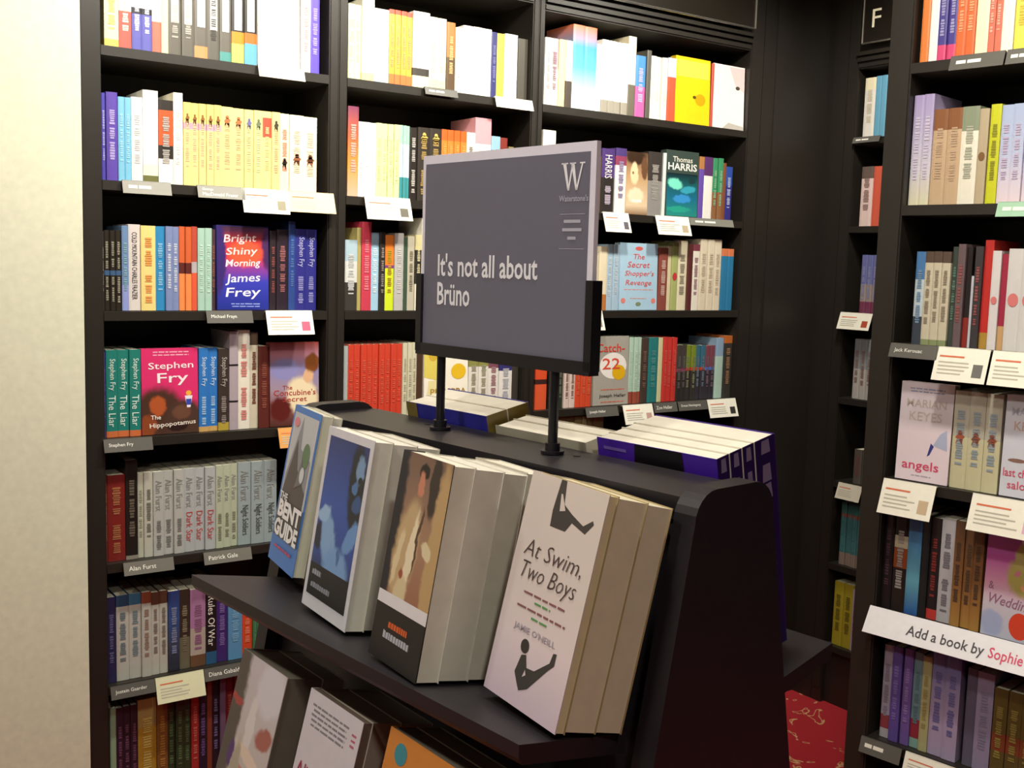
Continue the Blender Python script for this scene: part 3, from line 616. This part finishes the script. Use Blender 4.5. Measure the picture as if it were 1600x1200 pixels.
row(FB, ZB(3), (940, 485, 1142, 486), 'third shelf, '+Cp, [
 (854,933,392,5,'pale tan paperback behind the grey sign','c8bca4','~','90806a'),
 (933,946,385,1,'cream paperback with orange foot','0.75 e0d4b8 0.25 b8743c'),
 (946,966,382,2,'pale blue paperback','a4bcd0','~','d0dce4'),
 ('F',966,1026,381,'secret','light blue book with red script title'),
 (1026,1040,388,1,'brick red paperback with white title','8a4a40','~','ecd8cc'),
 (1040,1047,385,1,'thin cream paperback','d8cca8'),
 (1047,1057,380,1,'green paperback with red flowers','a8b070','o','c03c40'),
 (1057,1072,377,1,'cream paperback with small print','e2d8bc','~','6a6058'),
 (1072,1079,382,1,'thin dark red paperback','5a2c2c'),
 (1079,1090,383,1,'white paperback with plum dot','0.1 7a3a48 0.9 e6e0d4','~','c0b0b0'),
 (1090,1124,375,3,'beige paperback','dccfb8','~','b8a890'),
 (1124,1143,390,2,'blue paperback with orange top','0.12 d07850 0.88 2f78a4'),
 ], [('card',893,938,'white card mostly hidden by the grey sign',dict(thumb='8a8070'))])
row(FB, ZB(4), (895, 640, 1142, 620), 'fourth shelf, '+Cp, [
 (835,853,568,1,'orange-red paperback with black band','0.38 d8502c 0.1 3c2420 0.52 d85834'),
 (857,870,566,1,'black paperback by the sign post','241e1c'),
 (870,880,570,1,'dark green paperback','2c3428','~','8a9078'),
 (880,897,574,2,'pinkish white paperback','d8c4bc','~','6a5048'),
 (897,923,556,3,'orange-red slim paperback','d04a2c','~','e07858'),
 ('F',925,981,528,'catch','grey book with white disc and red title'),
 (981,1000,529,3,'pale mint paperback with brick foot','0.82 b4d0c0 0.18 9a4c3c','~','d0e0d4'),
 (1000,1011,530,1,'dark brown paperback with flecks','4a3a34','~','8a7060'),
 (1011,1026,529,1,'teal paperback','2c7a7c','~','6aa8a8'),
 (1026,1033,529,1,'thin pale yellow paperback','d0cca0'),
 (1033,1054,528,3,'bright red slim paperback','c83a34','~','e07068'),
 (1054,1070,540,2,'charcoal paperback with dull plum band','0.42 46403c 0.06 8a3a58 0.52 34302e','~','7a7674'),
 (1070,1085,540,2,'charcoal paperback with lime top','0.4 7a8a30 0.06 b84a34 0.54 3a3634','~','8a8684'),
 (1085,1100,540,2,'charcoal paperback with blue top','0.4 3a6a80 0.06 b84a34 0.54 38343c','~','8a8690'),
 (1100,1115,540,2,'charcoal paperback with rose top','0.4 7a4450 0.06 4a70c0 0.54 34303a','~','7a7684'),
 (1115,1127,528,1,'pale blue paperback with mint foot','0.3 8aa4c0 0.7 b0ccc0'),
 (1127,1145,524,1,'dark grey paperback with orange emblem','0.12 b8642c 0.88 3a3834','~','7a7870'),
 ], [('label',912,962,'dark label below grey white-disc book',dict(text='Joseph Heller')),('card',970,1016,'white card with red outline picture',dict(thumb='c8a098')),('label',1018,1054,'short dark label below teal book',dict(text='Zoe Heller')),
  ('label',1056,1101,'dark label below charcoal books',dict(text='Ernest Hemingway')),('card',1102,1146,'white card with black picture',dict(thumb='3a3634'))])
row(FB, ZB(5), (850, 805, 1142, 772), 'fifth shelf, '+Cp, [
 (870,905,665,3,'olive cream paperback','8a8458','~','5a5640'),
 (905,940,664,4,'pale olive slim paperback','9a9468','~','5c583c'),
 ])
Np = 'bay under F sign'
row(FN, ZB(1), (1340, 217, 1380, 219), 'top shelf, '+Np, [
 (1346,1363,123,1,'white paperback with yellow edge','0.2 efe8c8 0.8 e8e4dc','~','c0b8a8'),
 (1363,1382,122,2,'light blue paperback','6aa8c8'),
 ], [('label',1336,1378,'small dark shelf label',dict(text='~',hgt=.02))])
row(FN, ZB(2), (1340, 355, 1375, 356), 'second shelf, '+Np, [
 (1341,1359,262,1,'pinkish white paperback with dark top','0.2 6a5a54 0.8 e6ccc8','~','c09a98'),
 (1359,1376,262,1,'coral red paperback','d8604a'),
 ])
row(FN, ZB(3), (1340, 490, 1366, 491), 'third shelf, '+Np, [
 (1341,1368,399,3,'lilac blue slim paperback','0.5 6a70a8 0.3 9a8c88 0.2 7a3a58','~','a8a8c8'),
 ], [('card',1316,1366,'white card with red picture',dict(thumb='b04a34',hgt=.058))])
row(FN, ZB(4), (1328, 628, 1358, 630), 'fourth shelf, '+Np, [
 (1330,1360,535,3,'silver grey paperback','0.5 8a9094 0.5 b4b0ac','~','8a5a50'),
 ])
row(FN, ZB(5), (1326, 757, 1350, 760), 'fifth shelf, '+Np, [
 (1332,1356,705,2,'dim grey paperback','5a544e','~','8a4a44'),
 ], [('card',1313,1350,'plain cream card',dict(paper='d8d2c0',hgt=.055))])
row(FN, ZB(6), (1312, 888, 1340, 892), 'sixth shelf, '+Np, [
 (1310,1344,792,4,'dull teal slim paperback','0.18 3a6a68 0.06 8a4a3c 0.56 3f7478 0.2 8a7a70','~','5a9098'),
 ])
row(FN, ZB(7), (1298, 1012, 1335, 1020), 'bottom shelf, '+Np, [
 (1298,1327,916,2,'mustard yellow paperback','a89c2c','~','4a4418'),
 (1327,1336,924,1,'thin white paperback','b0a4b4','~','7a4a78'),
 ])
Rp = 'pink-strip bookcase'
row(FR, ZR(1), (1435, 101, 1575, 82), 'top shelf, '+Rp, [
 (1436,1449,-70,1,'orange paperback with plum top','0.4 a8486c 0.6 e08040'),
 (1449,1463,-72,1,'white paperback','efece8'),
 (1463,1491,-74,2,'indigo paperback with pink foot','0.85 48408a 0.15 d04a78','~','c8c8e0'),
 (1491,1521,-76,2,'orange paperback','d86838','~','f0b890'),
 (1521,1541,-80,1,'cream-white broad paperback','f0e6c0'),
 (1541,1562,-82,2,'coral paperback','d0705a','~','f0c8b8'),
 (1562,1581,-84,1,'ivory paperback','f2ecd8'),
 (1581,1625,-86,2,'yellow paperback','e4d858','~','c8a83c'),
 ], [('label',1489,1574,'grey shelf label with white print',dict(text='~')),('label',1577,1640,'grey shelf label below yellow books',dict(text='~'))])
row(FR, ZR(2), (1415, 319, 1552, 319), 'second shelf, '+Rp, [
 (1415,1449,146,2,'lilac paperback fading to cream','g a89ac8 b8b0d0 ccc8d4 d8d4b4','~','e0dce4'),
 (1449,1494,168,2,'sandy brown paperback with picture top','0.22 8a5a38 0.78 c4a888','~','e0d0b8'),
 (1494,1521,166,1,'ivory paperback with green picture top','0.25 8a947c 0.75 e8e4d4','~','c8c4b4'),
 (1521,1536,170,1,'beige paperback with brown emblem','b8a88c','o','7a5a34'),
 (1537,1554,163,1,'bright lime-yellow paperback','c8cc28','~','6a6420'),
 (1555,1612,163,3,'pale blue and pink paperback','g a8b8d8 b8c0dc e4d0d8','~','c8a8c0'),
 ], [('label',1562,1640,'mint green shelf label',dict(text='~',paper='98c0a4'))])
row(FR, ZR(3), (1435, 536, 1600, 550), 'third shelf, '+Rp, [
 (1422,1437,391,1,'pale blue paperback with black foot','0.3 4a7ab0 0.4 c0d0d8 0.3 3c4450','~','8aa0b0'),
 (1437,1477,391,3,'cream paperback with dark picture top','0.12 5a4a40 0.82 cdc5ae 0.06 8a9468','~','b0a890'),
 (1477,1487,384,1,'dark green paperback','3c4640','~','6a9a80'),
 (1487,1499,380,1,'mauve-grey paperback','6a585c','~','a8504c'),
 (1499,1508,385,1,'black paperback with red foot','0.7 241c1c 0.3 8a2c24'),
 (1508,1514,430,1,'thin white paperback','c8ccd8'),
 (1514,1526,384,1,'charcoal paperback','3c383a','~','c05a58'),
 (1526,1540,374,1,'tall red paperback','0.85 c0302c 0.15 b08a3c'),
 (1540,1554,391,1,'white paperback with red dot','dad6d8','o','d87a78'),
 (1554,1564,396,1,'crimson paperback with tan foot','0.75 a02c44 0.25 c8a070'),
 (1564,1612,388,2,'broad white paperback with red dot','d4d2d2','o','d87a78'),
 ], [('label',1395,1470,'dark label below cream books',dict(text='Jack Kerouac')),('card',1468,1551,'white card with grey portrait picture',dict(thumb='6a6864',hgt=.07)),('card',1555,1640,'white card beside portrait card',dict(hgt=.07))])
row(FR, ZR(4), (1390, 749, 1557, 775), 'fourth shelf, '+Rp, [
 ('F',1397,1481,603,'angels','pale pink book titled angels'),
 (1482,1557,616,3,'pale yellow paperback with red figure','0.47 b8b4a4 0.53 cdc8a4','fig@.52#a8583c;~','7a94b0'),
 ('F',1559,1642,622,'saloon','pale lilac book with red title'),
 ], [('card',1384,1466,'white card with tan picture',dict(thumb='c8b090',hgt=.074)),('card',1523,1640,'wide white card with pink picture',dict(thumb='e0b0c8',hgt=.074))])
row(FR, ZR(5), (1370, 956, 1600, 1022), 'fifth shelf, '+Rp, [
 (1374,1390,806,1,'black paperback with plum lettering','1c161a','~','5a3a4c'),
 (1390,1411,808,1,'black paperback with bold white lettering','0.25 1a1416 0.12 b0a890 0.2 8a4420 0.43 221a18','~','d8d4cc'),
 (1411,1432,812,1,'blue gradient paperback','g 34589c 4a84b0 62a4b8 2c58a0'),
 (1432,1444,816,1,'black paperback with teal edge','1c2022'),
 (1444,1460,822,1,'black paperback with red emblem','0.9 221c1e 0.1 c03c38','~','b03430'),
 (1460,1482,824,1,'white paperback with black title','b4b2b8','~;~','4a4650'),
 (1482,1528,830,3,'woody brown paperback','g 543c2c 7a5434 8a6038 b08444','~','4a3a2c'),
 ('F',1530,1616,842,'wedding','lilac book with red disc and tree'),
 ])
row(FR, ZR(6), (1370, 1150, 1495, 1195), 'sixth shelf, '+Rp, [
 (1372,1386,1010,1,'pale grey-lilac paperback','0.75 9a94a8 0.15 8a3c44 0.1 a8a4ac','~','6a6478'),
 (1387,1402,1012,1,'violet paperback','5a4a94','~','8a7ab8'),
 (1404,1418,1016,1,'purple paperback','6a5298','~','9a84b8'),
 (1418,1433,1022,1,'grey-teal paperback with red flower','0.7 6a8a94 0.2 8a2c3c 0.1 7aa098','~','4a6a74'),
 (1433,1447,1028,1,'pale yellow-green paperback','a8a478','~','8a7a40'),
 (1447,1492,1022,2,'blue paperback fading to lilac','g 5a68a8 8a80a4 a898b8 a094b4','~','6a5a90'),
 (1500,1516,1048,1,'slate grey paperback','5a586c'),
 (1516,1542,1055,1,'lilac-white broad paperback','8f86a4','~','7a7490'),
 (1544,1610,1086,3,'olive gold paperback','0.5 5a4c24 0.2 7a3c24 0.3 5a4c28','~','a8984c'),
 ], [('label',1349,1412,'grey shelf label with white print',dict(text='~',hgt=.034)),('card',1418,1500,'white card below lilac books',dict(hgt=.05))])
# white promotional strip clipped along the fifth shelf of the right-hand bookcase
t = thing('shelf_strip', 'long white strip with black and pink lettering on shelf edge', 'sign', FR.at(1.285, -0.006, ZR(5)+0.006), FR.rz)
t.rotation_euler = (-0.55, 0, FR.rz)
g = MB(); g.box(0, 0.76, -0.002, 0, -0.060, 0, mat('eceaf0', 0.5)); st = g.build('strip', t)
for s, x, L, c in (('Add a book by', 0.092, 0.160, '4a444c'), ('Sophie', 0.261, 0.066, 'd84a6c')):
    g = MB(); v, f, asp = text_geo(s, 0.012); hh = 0.029
    g.add([(x+xx*L, -0.0026, -0.050+yy*hh) for xx, yy in v], f, mat(c, 0.5)); g.build('lettering', t)
# the slimmest spines and those hidden by the sign
o = STUFF.build('slim_paperbacks'); o['kind'] = 'stuff'; tag(o, 'slim paperbacks of many colours packed along the shelves', 'books')
print('books', COUNT)
# ------------------------------------------------------------------ two-sided display stand
DPH = -0.1137
DL = Vector((math.sin(DPH), math.cos(DPH), 0)); DB = Vector((DL.y, -DL.x, 0)); DRZ = math.atan2(DB.y, DB.x)
def dp(l, b_, z): return DL*l+DB*b_+Vector((0, 0, z))      # along the stand, front to back, height
L0, L1 = -1.806, -1.190; BC = 0.027; SL = 0.198
t = thing('book_display_stand', 'black two-sided sloping display stand with shelves and rounded ends', 'display stand', dp(L0, BC, 0), DRZ)
LEN = L1-L0; ZT = 1.282
g = MB(); g.box(-0.047, 0.047, 0, LEN, ZT-0.014, ZT, DISP)
g.box(-0.045, 0.045, 0.0, LEN, ZT-0.022, ZT-0.014, DISP); g.build('top_board', t)
def side(z): return 0.058+(ZT+0.008-z)*0.195
for y0, y1 in ((-0.024, 0.0), (LEN, LEN+0.024)):
    g = MB(); pts = []
    zt = ZT+0.010; hw = 0.060; r = 0.028
    for s, a0 in ((1, 0), (-1, 90)):
        for k in range(7):
            a = math.radians(a0+15*k); pts.append((s*(hw-r)-(0.008 if s > 0 else 0)+r*math.cos(a), zt-r+r*math.sin(a)))
    pts += [(-side(0.0), 0.0), (side(0.0)-0.008, 0.0)]
    g.prism(pts, lambda p, q: (p[0], q, p[1]), y1, y0, DISP); g.build('end_panel', t)
for s in (-1, 1):                                               # sloping backs that the books lean on
    g = MB(); pts = [(s*0.040, ZT-0.022), (s*(side(0.08)-0.02), 0.08), (s*(side(0.08)-0.032), 0.08), (s*0.028, ZT-0.022)]
    if s < 0: pts = pts[::-1]
    g.prism(pts, lambda p, q: (p[0], q, p[1]), LEN, 0.0, DISP); g.build('sloping_back', t)
def dshelf(s, bo, zo, depth):
    """shelf tilted down towards the middle of the stand; bo = outer edge offset, zo = its height"""
    g = MB(); bi = bo-depth; zi = zo-depth*SL
    pts = [(s*bi, zi), (s*bo, zo), (s*bo, zo-0.012), (s*(bo-0.004), zo-0.018), (s*bi, zi-0.018)]
    if s > 0: pts = pts[::-1]
    g.prism(pts, lambda p, q: (p[0], q, p[1]), LEN-0.022, 0.010, DISP); g.build('shelf', t)
dshelf(-1, 0.224, 1.103, 0.125); dshelf(1, 0.223, 1.090, 0.125)
dshelf(-1, 0.275, 0.855, 0.135); dshelf(1, 0.275, 0.855, 0.135)
dshelf(-1, 0.330, 0.60, 0.15); dshelf(1, 0.330, 0.60, 0.15)
for y in (0.16, 0.42):
    g = MB(); g.tube((0.02, y+.04, ZT-.001), (0.02, y+.04, ZT+0.0008), 0.004, mat('2e2a28', .5), 10); g.build('screw_cap', t)
# ------------------------------------------------------------------ the grey sign on two posts
t = thing('counter_sign', 'slate grey sign with white lettering on two black posts', 'sign', dp(-1.4925, 0.034, ZT), DRZ-math.pi/2)
# local x runs to the near end (right in the photograph), local -y faces the front
BK = mat('15131a', 0.35)
for x in (-0.104, 0.090):
    g = MB(); g.tube((x, 0, 0.0008), (x, 0, 0.089), 0.0052, BK); p = g.build('post', t)
    g = MB(); g.tube((x, 0, 0.0008), (x, 0, 0.004), 0.0125, BK, 20); g.tube((x, 0, 0.004), (x, 0, 0.012), 0.008, BK, 20); g.build('post_foot', p)
SW = 0.1425; z0, z1 = 0.098, 0.322
g = MB(); g.box(-SW, SW, -0.003, 0.003, z0, z1, mat('e6e4f4', 0.25)); g.build('clear_panel', t)
SLATE = mat('6b6b7d', 0.45, 0, 0.04)
g = MB(); g.box(-SW+0.006, SW-0.008, -0.0036, -0.003, z0, z1-0.010, SLATE); pn = g.build('printed_poster', t)
for x0, x1 in ((-SW-0.005, -SW+0.005), (SW-0.005, SW+0.005)):
    g = MB(); g.box(x0, x1, -0.007, 0.007, z0-0.006, z0+0.086, BK); g.build('side_clip', t)
g = MB(); g.box(-SW-0.004, SW+0.004, -0.007, 0.007, z0-0.010, z0+0.004, BK); g.build('bottom_channel', t)
LET = mat('f0f0fa', 0.5); LET2 = mat('b4b4c6', 0.5)
def sign_text(s, x, z, L, hh, m, name='lettering'):
    g = MB(); v, f, asp = text_geo(s, 0.018); g.add([(x+xx*L, -0.0041, z+yy*hh) for xx, yy in v], f, m); g.build(name, pn)
sign_text("It's not all about", -0.1095, 0.182, 0.172, 0.0265, LET)
sign_text('Br\u00fcno', -0.1095, 0.1485, 0.060, 0.0265, LET)
g = MB()                                                         # serif W emblem
def wq(pts): g.add([(0.094+a*0.034, -0.0041, 0.274+c*0.028) for a, c in pts], [tuple(range(len(pts)))], LET)
wq([(.06, 1), (.20, 1), (.36, 0), (.29, 0)]); wq([(.44, .92), (.50, .92), (.36, 0), (.29, 0)])
wq([(.40, 1), (.55, 1), (.70, 0), (.63, 0)]); wq([(.86, .95), (.92, .95), (.70, 0), (.63, 0)])
for a, c in ((0, .28), (.36, .62), (.78, 1.0)): wq([(a, .95), (c, .95), (c, 1), (a, 1)])
g.build('emblem', pn)
sign_text("Waterstone's", 0.092, 0.263, 0.042, 0.0065, LET2)
for i, (zz, L) in enumerate(((0.250, 0.036), (0.2415, 0.024), (0.233, 0.028), (0.2245, 0.012), (0.215, 0.036))):
    g = MB(); hh = 0.0006 if i in (0, 4) else 0.0032; c = 0.112
    g.add([(c-L/2, -0.0041, zz), (c+L/2, -0.0041, zz), (c+L/2, -0.0041, zz+hh), (c-L/2, -0.0041, zz+hh)], [(0, 1, 2, 3)], LET2); g.build('small_print', pn)
# ------------------------------------------------------------------ books on the display stand
def stack(x, y, z, psi, lean, W, Hh, n, T, base, elems, front_label, stack_label, group, page='e4e1d6', back=None):
    rz = math.atan2(-math.cos(psi), -math.sin(psi)); loc = Vector((x, y, z))
    into = Vector((math.cos(psi), -math.sin(psi), 0))*math.cos(lean)-Vector((0, 0, math.sin(lean)))
    for i in range(n):
        TT = T[i] if isinstance(T, (list, tuple)) else T
        front_book(loc, rz, lean, W-0.0015*(i % 2), Hh-0.001*(i % 3), TT, base if i == 0 else 'b9b4a6', elems if i == 0 else None, front_label if i == 0 else stack_label, group, page=(page, blend(page, 'd4d0c6', .6), blend(page, 'c8c4b8', .5), page)[i % 4], back=back or 'b9b4a6')
        loc = loc+into*(TT+0.0006)+Vector((math.sin(psi), math.cos(psi), 0))*0.003
G1 = 'books on the display stand'
BENT = [('p', 'c2c4cc', rect(.06, .96, .17, .96)), ('p', '8a8c98', [(.1, .55), (.3, .8), (.42, .95), (.5, .75), (.9, .7), (.9, .5), (.1, .45)]), ('p', '4a4044', [(.08, .44), (.35, .80), (.5, .62), (.9, .5), (.9, .40), (.08, .38)]), ('e', '5a7a58', (.72, .72, .13, .08)), ('e', 'e08090', (.2, .9, .1, .03)), ('p', '6c6870', [(.5, .5), (.62, .7), (.75, .55)]), ('e', 'd0d4dc', (.7, .6, .08, .05)),
        ('p', '3c383c', rect(.06, .96, .17, .40)), ('t', 'eceaf0', 'THE', .22, .425, .3, .045, 0, 0, .03), ('t', 'f4f2f6', 'BENT', .53, .345, .86, .11, 0, 0, .05), ('t', 'f4f2f6', 'GUIDE', .51, .225, .88, .11, 0, 0, .05), ('l', 'c04a70', .5, .1, .7, 1, .04)]
stack(0.042, -1.252, 1.1045, 0.12, 0.18, 0.104, 0.196, 2, [0.015, 0.012], '3a7ad0', BENT, 'blue-edged guide book with city picture and white block title', 'plain copy behind the blue-edged guide book', G1, 'd0cfbc')
TOB = [('s', [(0, '16181e'), (.2, '1c2434'), (.32, '2c4a9c'), (.6, '3458b0'), (.9, '2c3f84'), (1, '2a3670')], [(.8, .72, .2, .27, 8, '161d2a'), (.14, .40, .1, .08, 0, '1a2240'), (.36, .40, .17, .17, 25, '86aede'), (.6, .26, .3, .13, -10, '78a4da'), (.2, .53, .15, .05, 22, '9cc0ea'), (.82, .46, .10, .12, -35, '6a98d4'), (.62, .34, .05, .045, 0, '4470ae'), (.82, .83, .09, .085, 0, '7a9cc4'), (.76, .73, .07, .04, 0, '4f78b0'), (.84, .64, .10, .05, 0, '34568c'), (.84, .77, .05, .018, 0, '141c2a')], rect(.07, .93, .075, .955)),
       ('p', '181a20', rect(.07, .93, .075, .25)), ('l', 'a0a4b0', .24, .19, .2, 1, .07), ('l', '9094a0', .36, .12, .46, 1, .07)]
stack(0.012, -1.437, 1.100, 0.03, 0.16, 0.114, 0.199, 3, [0.022, 0.030, 0.028], 'd9d9e2', TOB, 'white-bordered book with blue photograph of bare torso', 'plain copy behind the blue torso book', G1)
COAT = [('s', [(0, '8a6250'), (.35, 'a07058'), (.6, 'a88468'), (.9, '84685a'), (1, '7c6050')], [(.02, .66, .19, .55, 0, '1f1b28'), (.92, .55, .16, .5, 0, 'c0a070'), (.72, .88, .1, .17, 0, '3a2f2b'), (.37, .54, .25, .27, -8, 'c6ab80'), (.24, .5, .06, .15, -10, 'e0cea6'), (.47, .52, .07, .25, -6, 'ecdfc0'), (.4, .34, .14, .1, 0, 'd8c8a0'), (.57, .6, .03, .18, -6, '5c4434'), (.76, .58, .11, .04, -35, 'e0d2ac'), (.49, .925, .1, .04, 0, '221a16'), (.47, .865, .08, .062, 0, 'cc866c'), (.37, .43, .05, .032, 0, 'a05440')], rect(0, 1, .27, 1)),
        ('p', 'e4e2e8', rect(0, 1, .26, .32)), ('p', '1e1b1c', rect(0, 1, 0, .26)), ('l', 'd8602c', .5, .165, .44, 1, .07), ('l', 'b4b8c4', .5, .11, .56, 1, .08)]
stack(0.000, -1.612, 1.104, 0.02, 0.178, 0.094, 0.199, 4, [0.024, 0.034, 0.028, 0.030], '2a2626', COAT, 'dark book with painting of man in pale coat', 'plain copy behind the pale coat book', G1, 'e0dccc', 'cfccc4')
SWIM = [('g', [(0, 'd0bccc'), (.3, 'e2d2d6'), (.5, 'dcd0cc'), (1, 'd6cbc4')], rect(0, 1, 0, 1)), ('p', '45413f', [(.40, 1), (.47, 1), (.5, .9), (.62, .87), (.78, .84), (.88, .875), (.9, .86), (.82, .81), (.64, .835), (.58, .79), (.38, .79), (.37, .86)]), ('p', 'd6cbc4', [(.435, .94), (.455, .94), (.53, .875), (.46, .865)]),
        ('t', '4c3c3c', 'At Swim,', .52, .665, .76, .085, 0, .3, -.012), ('t', '4c3c3c', 'Two Boys', .50, .56, .74, .10, 0, .3, -.012), ('l', '8a5a60', .52, .475, .62, 1, .022), ('l', '5a9a58', .52, .447, .22, 1, .02), ('l', '8a5a60', .52, .41, .7, 1, .022), ('l', '5a9a58', .52, .38, .22, 1, .02), ('t', 'a8a0ac', "JAMIE O'NEILL", .5, .325, .56, .035),
        ('p', '3e3c3a', [(.36, .14), (.42, .10), (.46, .075), (.56, .10), (.66, .16), (.76, .22), (.82, .25), (.82, .30), (.78, .295), (.76, .25), (.6, .185), (.5, .18), (.46, .23), (.40, .22)]), ('e', '3a3634', (.42, .262, .055, .03)), ('p', 'd8c8cc', [(.47, .135), (.51, .15), (.49, .17)])]
stack(0.048, -1.748, 1.1025, 0.066, 0.235, 0.116, 0.199, 3, [0.010, 0.034, 0.029], 'd6cbc8', SWIM, 'pale pink book with diving figures and handwritten title', 'plain copy behind the pale pink diving book', G1, 'd6cba4', 'a8966c')
# lower tier, front side
def tier2(lfar, lnear, b_, ztop, W, Hh, lean, n, T, base, el, lab, lab2, page):
    psi = DPH+0.06; top = dp((lfar+lnear)/2, b_, ztop)
    dn = Vector((math.cos(psi), -math.sin(psi), 0))*math.sin(lean)+Vector((0, 0, math.cos(lean)))
    o = top-dn*Hh; stack(o.x, o.y, o.z, psi, lean, W, Hh, n, T, base, el, lab, lab2, G1, page)
FACE = [('s', [(0, 'c4bab0'), (.5, 'cfc6c6'), (1, 'd2ccd4')], [(.06, .6, .22, .7, 0, '5c544e'), (.75, .86, .3, .18, 0, 'e0dde8'), (.5, .62, .1, .2, 0, 'e4e0e0'), (.82, .58, .2, .07, 15, 'b06a60'), (.6, .42, .35, .05, -15, 'ead6c6'), (.6, .31, .3, .03, -15, 'c88a78'), (.22, .38, .07, .09, 0, '5a3a78'), (.36, .22, .11, .3, 0, 'b4ac98'), (.12, .7, .16, .03, -10, 'b04a44')], rect(0, 1, 0, 1))]
ALI = [('l', '8a8890', .45, .92, .7, 5, .028), ('t', 'a82c4c', 'Ali Smith', .42, .55, .72, .10), ('l', 'c06a80', .9, .9, .08, 3, .03)]
ORG = [('e', '3f94a4', (.22, .9, .09, .055)), ('l', '3a2a1c', .55, .78, .55, 2, .16)]
tier2(-1.300, -1.404, -0.176, 1.032, 0.110, 0.180, 0.25, 2, [0.045, 0.030], 'b8aca8', FACE, 'glossy book with blurred pale face on lower tier', 'plain copy behind the pale face book', '6e675c')
tier2(-1.445, -1.552, -0.176, 1.032, 0.108, 0.180, 0.25, 3, [0.012, 0.036, 0.040], 'dcd8e2', ALI, 'white book with dark red author name on lower tier', 'plain copy behind the white lower-tier book', '6b5a50')
tier2(-1.590, -1.700, -0.176, 1.040, 0.112, 0.184, 0.25, 2, [0.03, 0.03], 'd88a3c', ORG, 'orange book with teal disc on lower tier', 'plain copy behind the orange book', '6e675c')
# back side of the stand: spines towards the near end, backs towards the camera
def back_stack(lmid, b_top, ztop, W, Hh, lean, n, T, base, lab, spine, marks, back, page='e6e1d2', extra=None):
    bdir = DB; up = -bdir*math.sin(lean)+Vector((0, 0, math.cos(lean)))
    nrm = bdir*math.cos(lean)+Vector((0, 0, math.sin(lean)))      # outward from the stand
    inner = dp(lmid, b_top, ztop)-up*Hh                           # bottom of the innermost back cover
    rz = math.atan2(DL.y, DL.x)
    for i in range(n):
        TT = T[i]; loc = inner+nrm*TT
        o = front_book(loc, rz, lean, W, Hh, TT-0.0006, base if i == n-1 else page, None, lab, G1+', far side', page, spine=spine, back=back if i == 0 else page, marks=marks)
        if i == 0 and extra:
            g = MB()
            for hx, pts in extra: g.add([(-W/2+u*W, TT, v*Hh) for u, v in pts], [tuple(range(len(pts)))[::-1]], mat(hx, 0.4))
            g.build('back_cover_print', o.children[0])
        inner = inner+nrm*TT
back_stack(-1.682, 0.080, 1.299, 0.160, 0.230, 0.19, 4, [0.020, 0.020, 0.020, 0.035], '45209a', 'purple book leaning on the far side of the stand', '2a1658', ('8a80a4', [(.93, .99), (.80, .88), (.72, .79), (.45, .46), (.40, .41), (.35, .36)]), '4a22a8',
           extra=[('120e16', [(.22, .60), (.72, .60), (.66, 1.0), (.27, 1.0)]), ('7a62c0', [(.74, .95), (.94, .95), (.94, .965), (.74, .965)])])
back_stack(-1.347, 0.072, 1.300, 0.160, 0.232, 0.19, 2, [0.034, 0.036], '2c2c9c', 'royal blue book with gold band, far side of stand', '7a6a30', None, '2c2c9c',
           extra=[('7a6c34', [(.86, .2), (1, .2), (1, 1), (.86, 1)])])
back_stack(-1.510, 0.080, 1.290, 0.150, 0.222, 0.19, 2, [0.03, 0.02], 'cfc9b8', 'cream-paged book low on the far side of stand', None, None, 'b8b2a0')
# ------------------------------------------------------------------ ceiling spotlights and added fill lamps (above the frame)
def lamp_light(name, kind, loc, target, power, parent):
    ld = bpy.data.lights.new(name, kind); ld.energy = power; ld.color = WARM
    if kind == 'SPOT': ld.spot_size = math.radians(96); ld.spot_blend = 0.9; ld.shadow_soft_size = 0.05
    else: ld.shape = 'DISK'; ld.size = 0.16
    o = bpy.data.objects.new(name, ld); COL.objects.link(o); o.location = loc
    o.rotation_euler = (Vector(target)-Vector(loc)).to_track_quat('-Z', 'Y').to_euler()
    return o
WHITE = mat('e8e6e0', 0.4); GLOW = mat('fff4dc', 0.5, 0, 0, 4.0)
for loc, tgt, pw in SPOTS:
    loc, tgt = Vector(loc), Vector(tgt); d = (tgt-loc).normalized()
    t = thing('track_spotlight', 'white ceiling spotlight aimed at the bookshelves', 'lamp', (loc.x, loc.y, 2.70), 0, 'ceiling spotlights'); o = Vector((loc.x, loc.y, 2.70))
    g = MB(); g.tube((0, 0, 0), (0, 0, -0.03), 0.045, WHITE, 20); g.tube((0, 0, -0.03), loc-o-d*0.07, 0.008, WHITE); g.build('mount', t)
    g = MB(); g.tube(loc-o-d*0.13, loc-o-d*0.02, 0.04, WHITE, 20); g.build('lamp_head', t)
    g = MB(); g.tube(loc-o-d*0.02, loc-o-d*0.016, 0.034, GLOW, 20); g.build('lens', t)
    lamp_light('spot_light', 'SPOT', loc, tgt, pw, t)
for loc, pw in FILLS:  # unseen lamps added for ambient fill, built as ceiling discs
    t = thing('added_fill_lamp', 'added round ceiling lamp for fill light, out of view', 'lamp', (loc[0], loc[1], 2.70), 0, 'added fill lamps')
    g = MB(); g.tube((0, 0, -0.006), (0, 0, 0), 0.11, WHITE, 28); g.build('fill_lamp_ring', t)
    g = MB(); g.tube((0, 0, -0.009), (0, 0, -0.006), 0.09, GLOW, 28); g.build('fill_lamp_disc', t)
    lamp_light('fill_light', 'AREA', loc, (loc[0], loc[1], 0), pw, t)
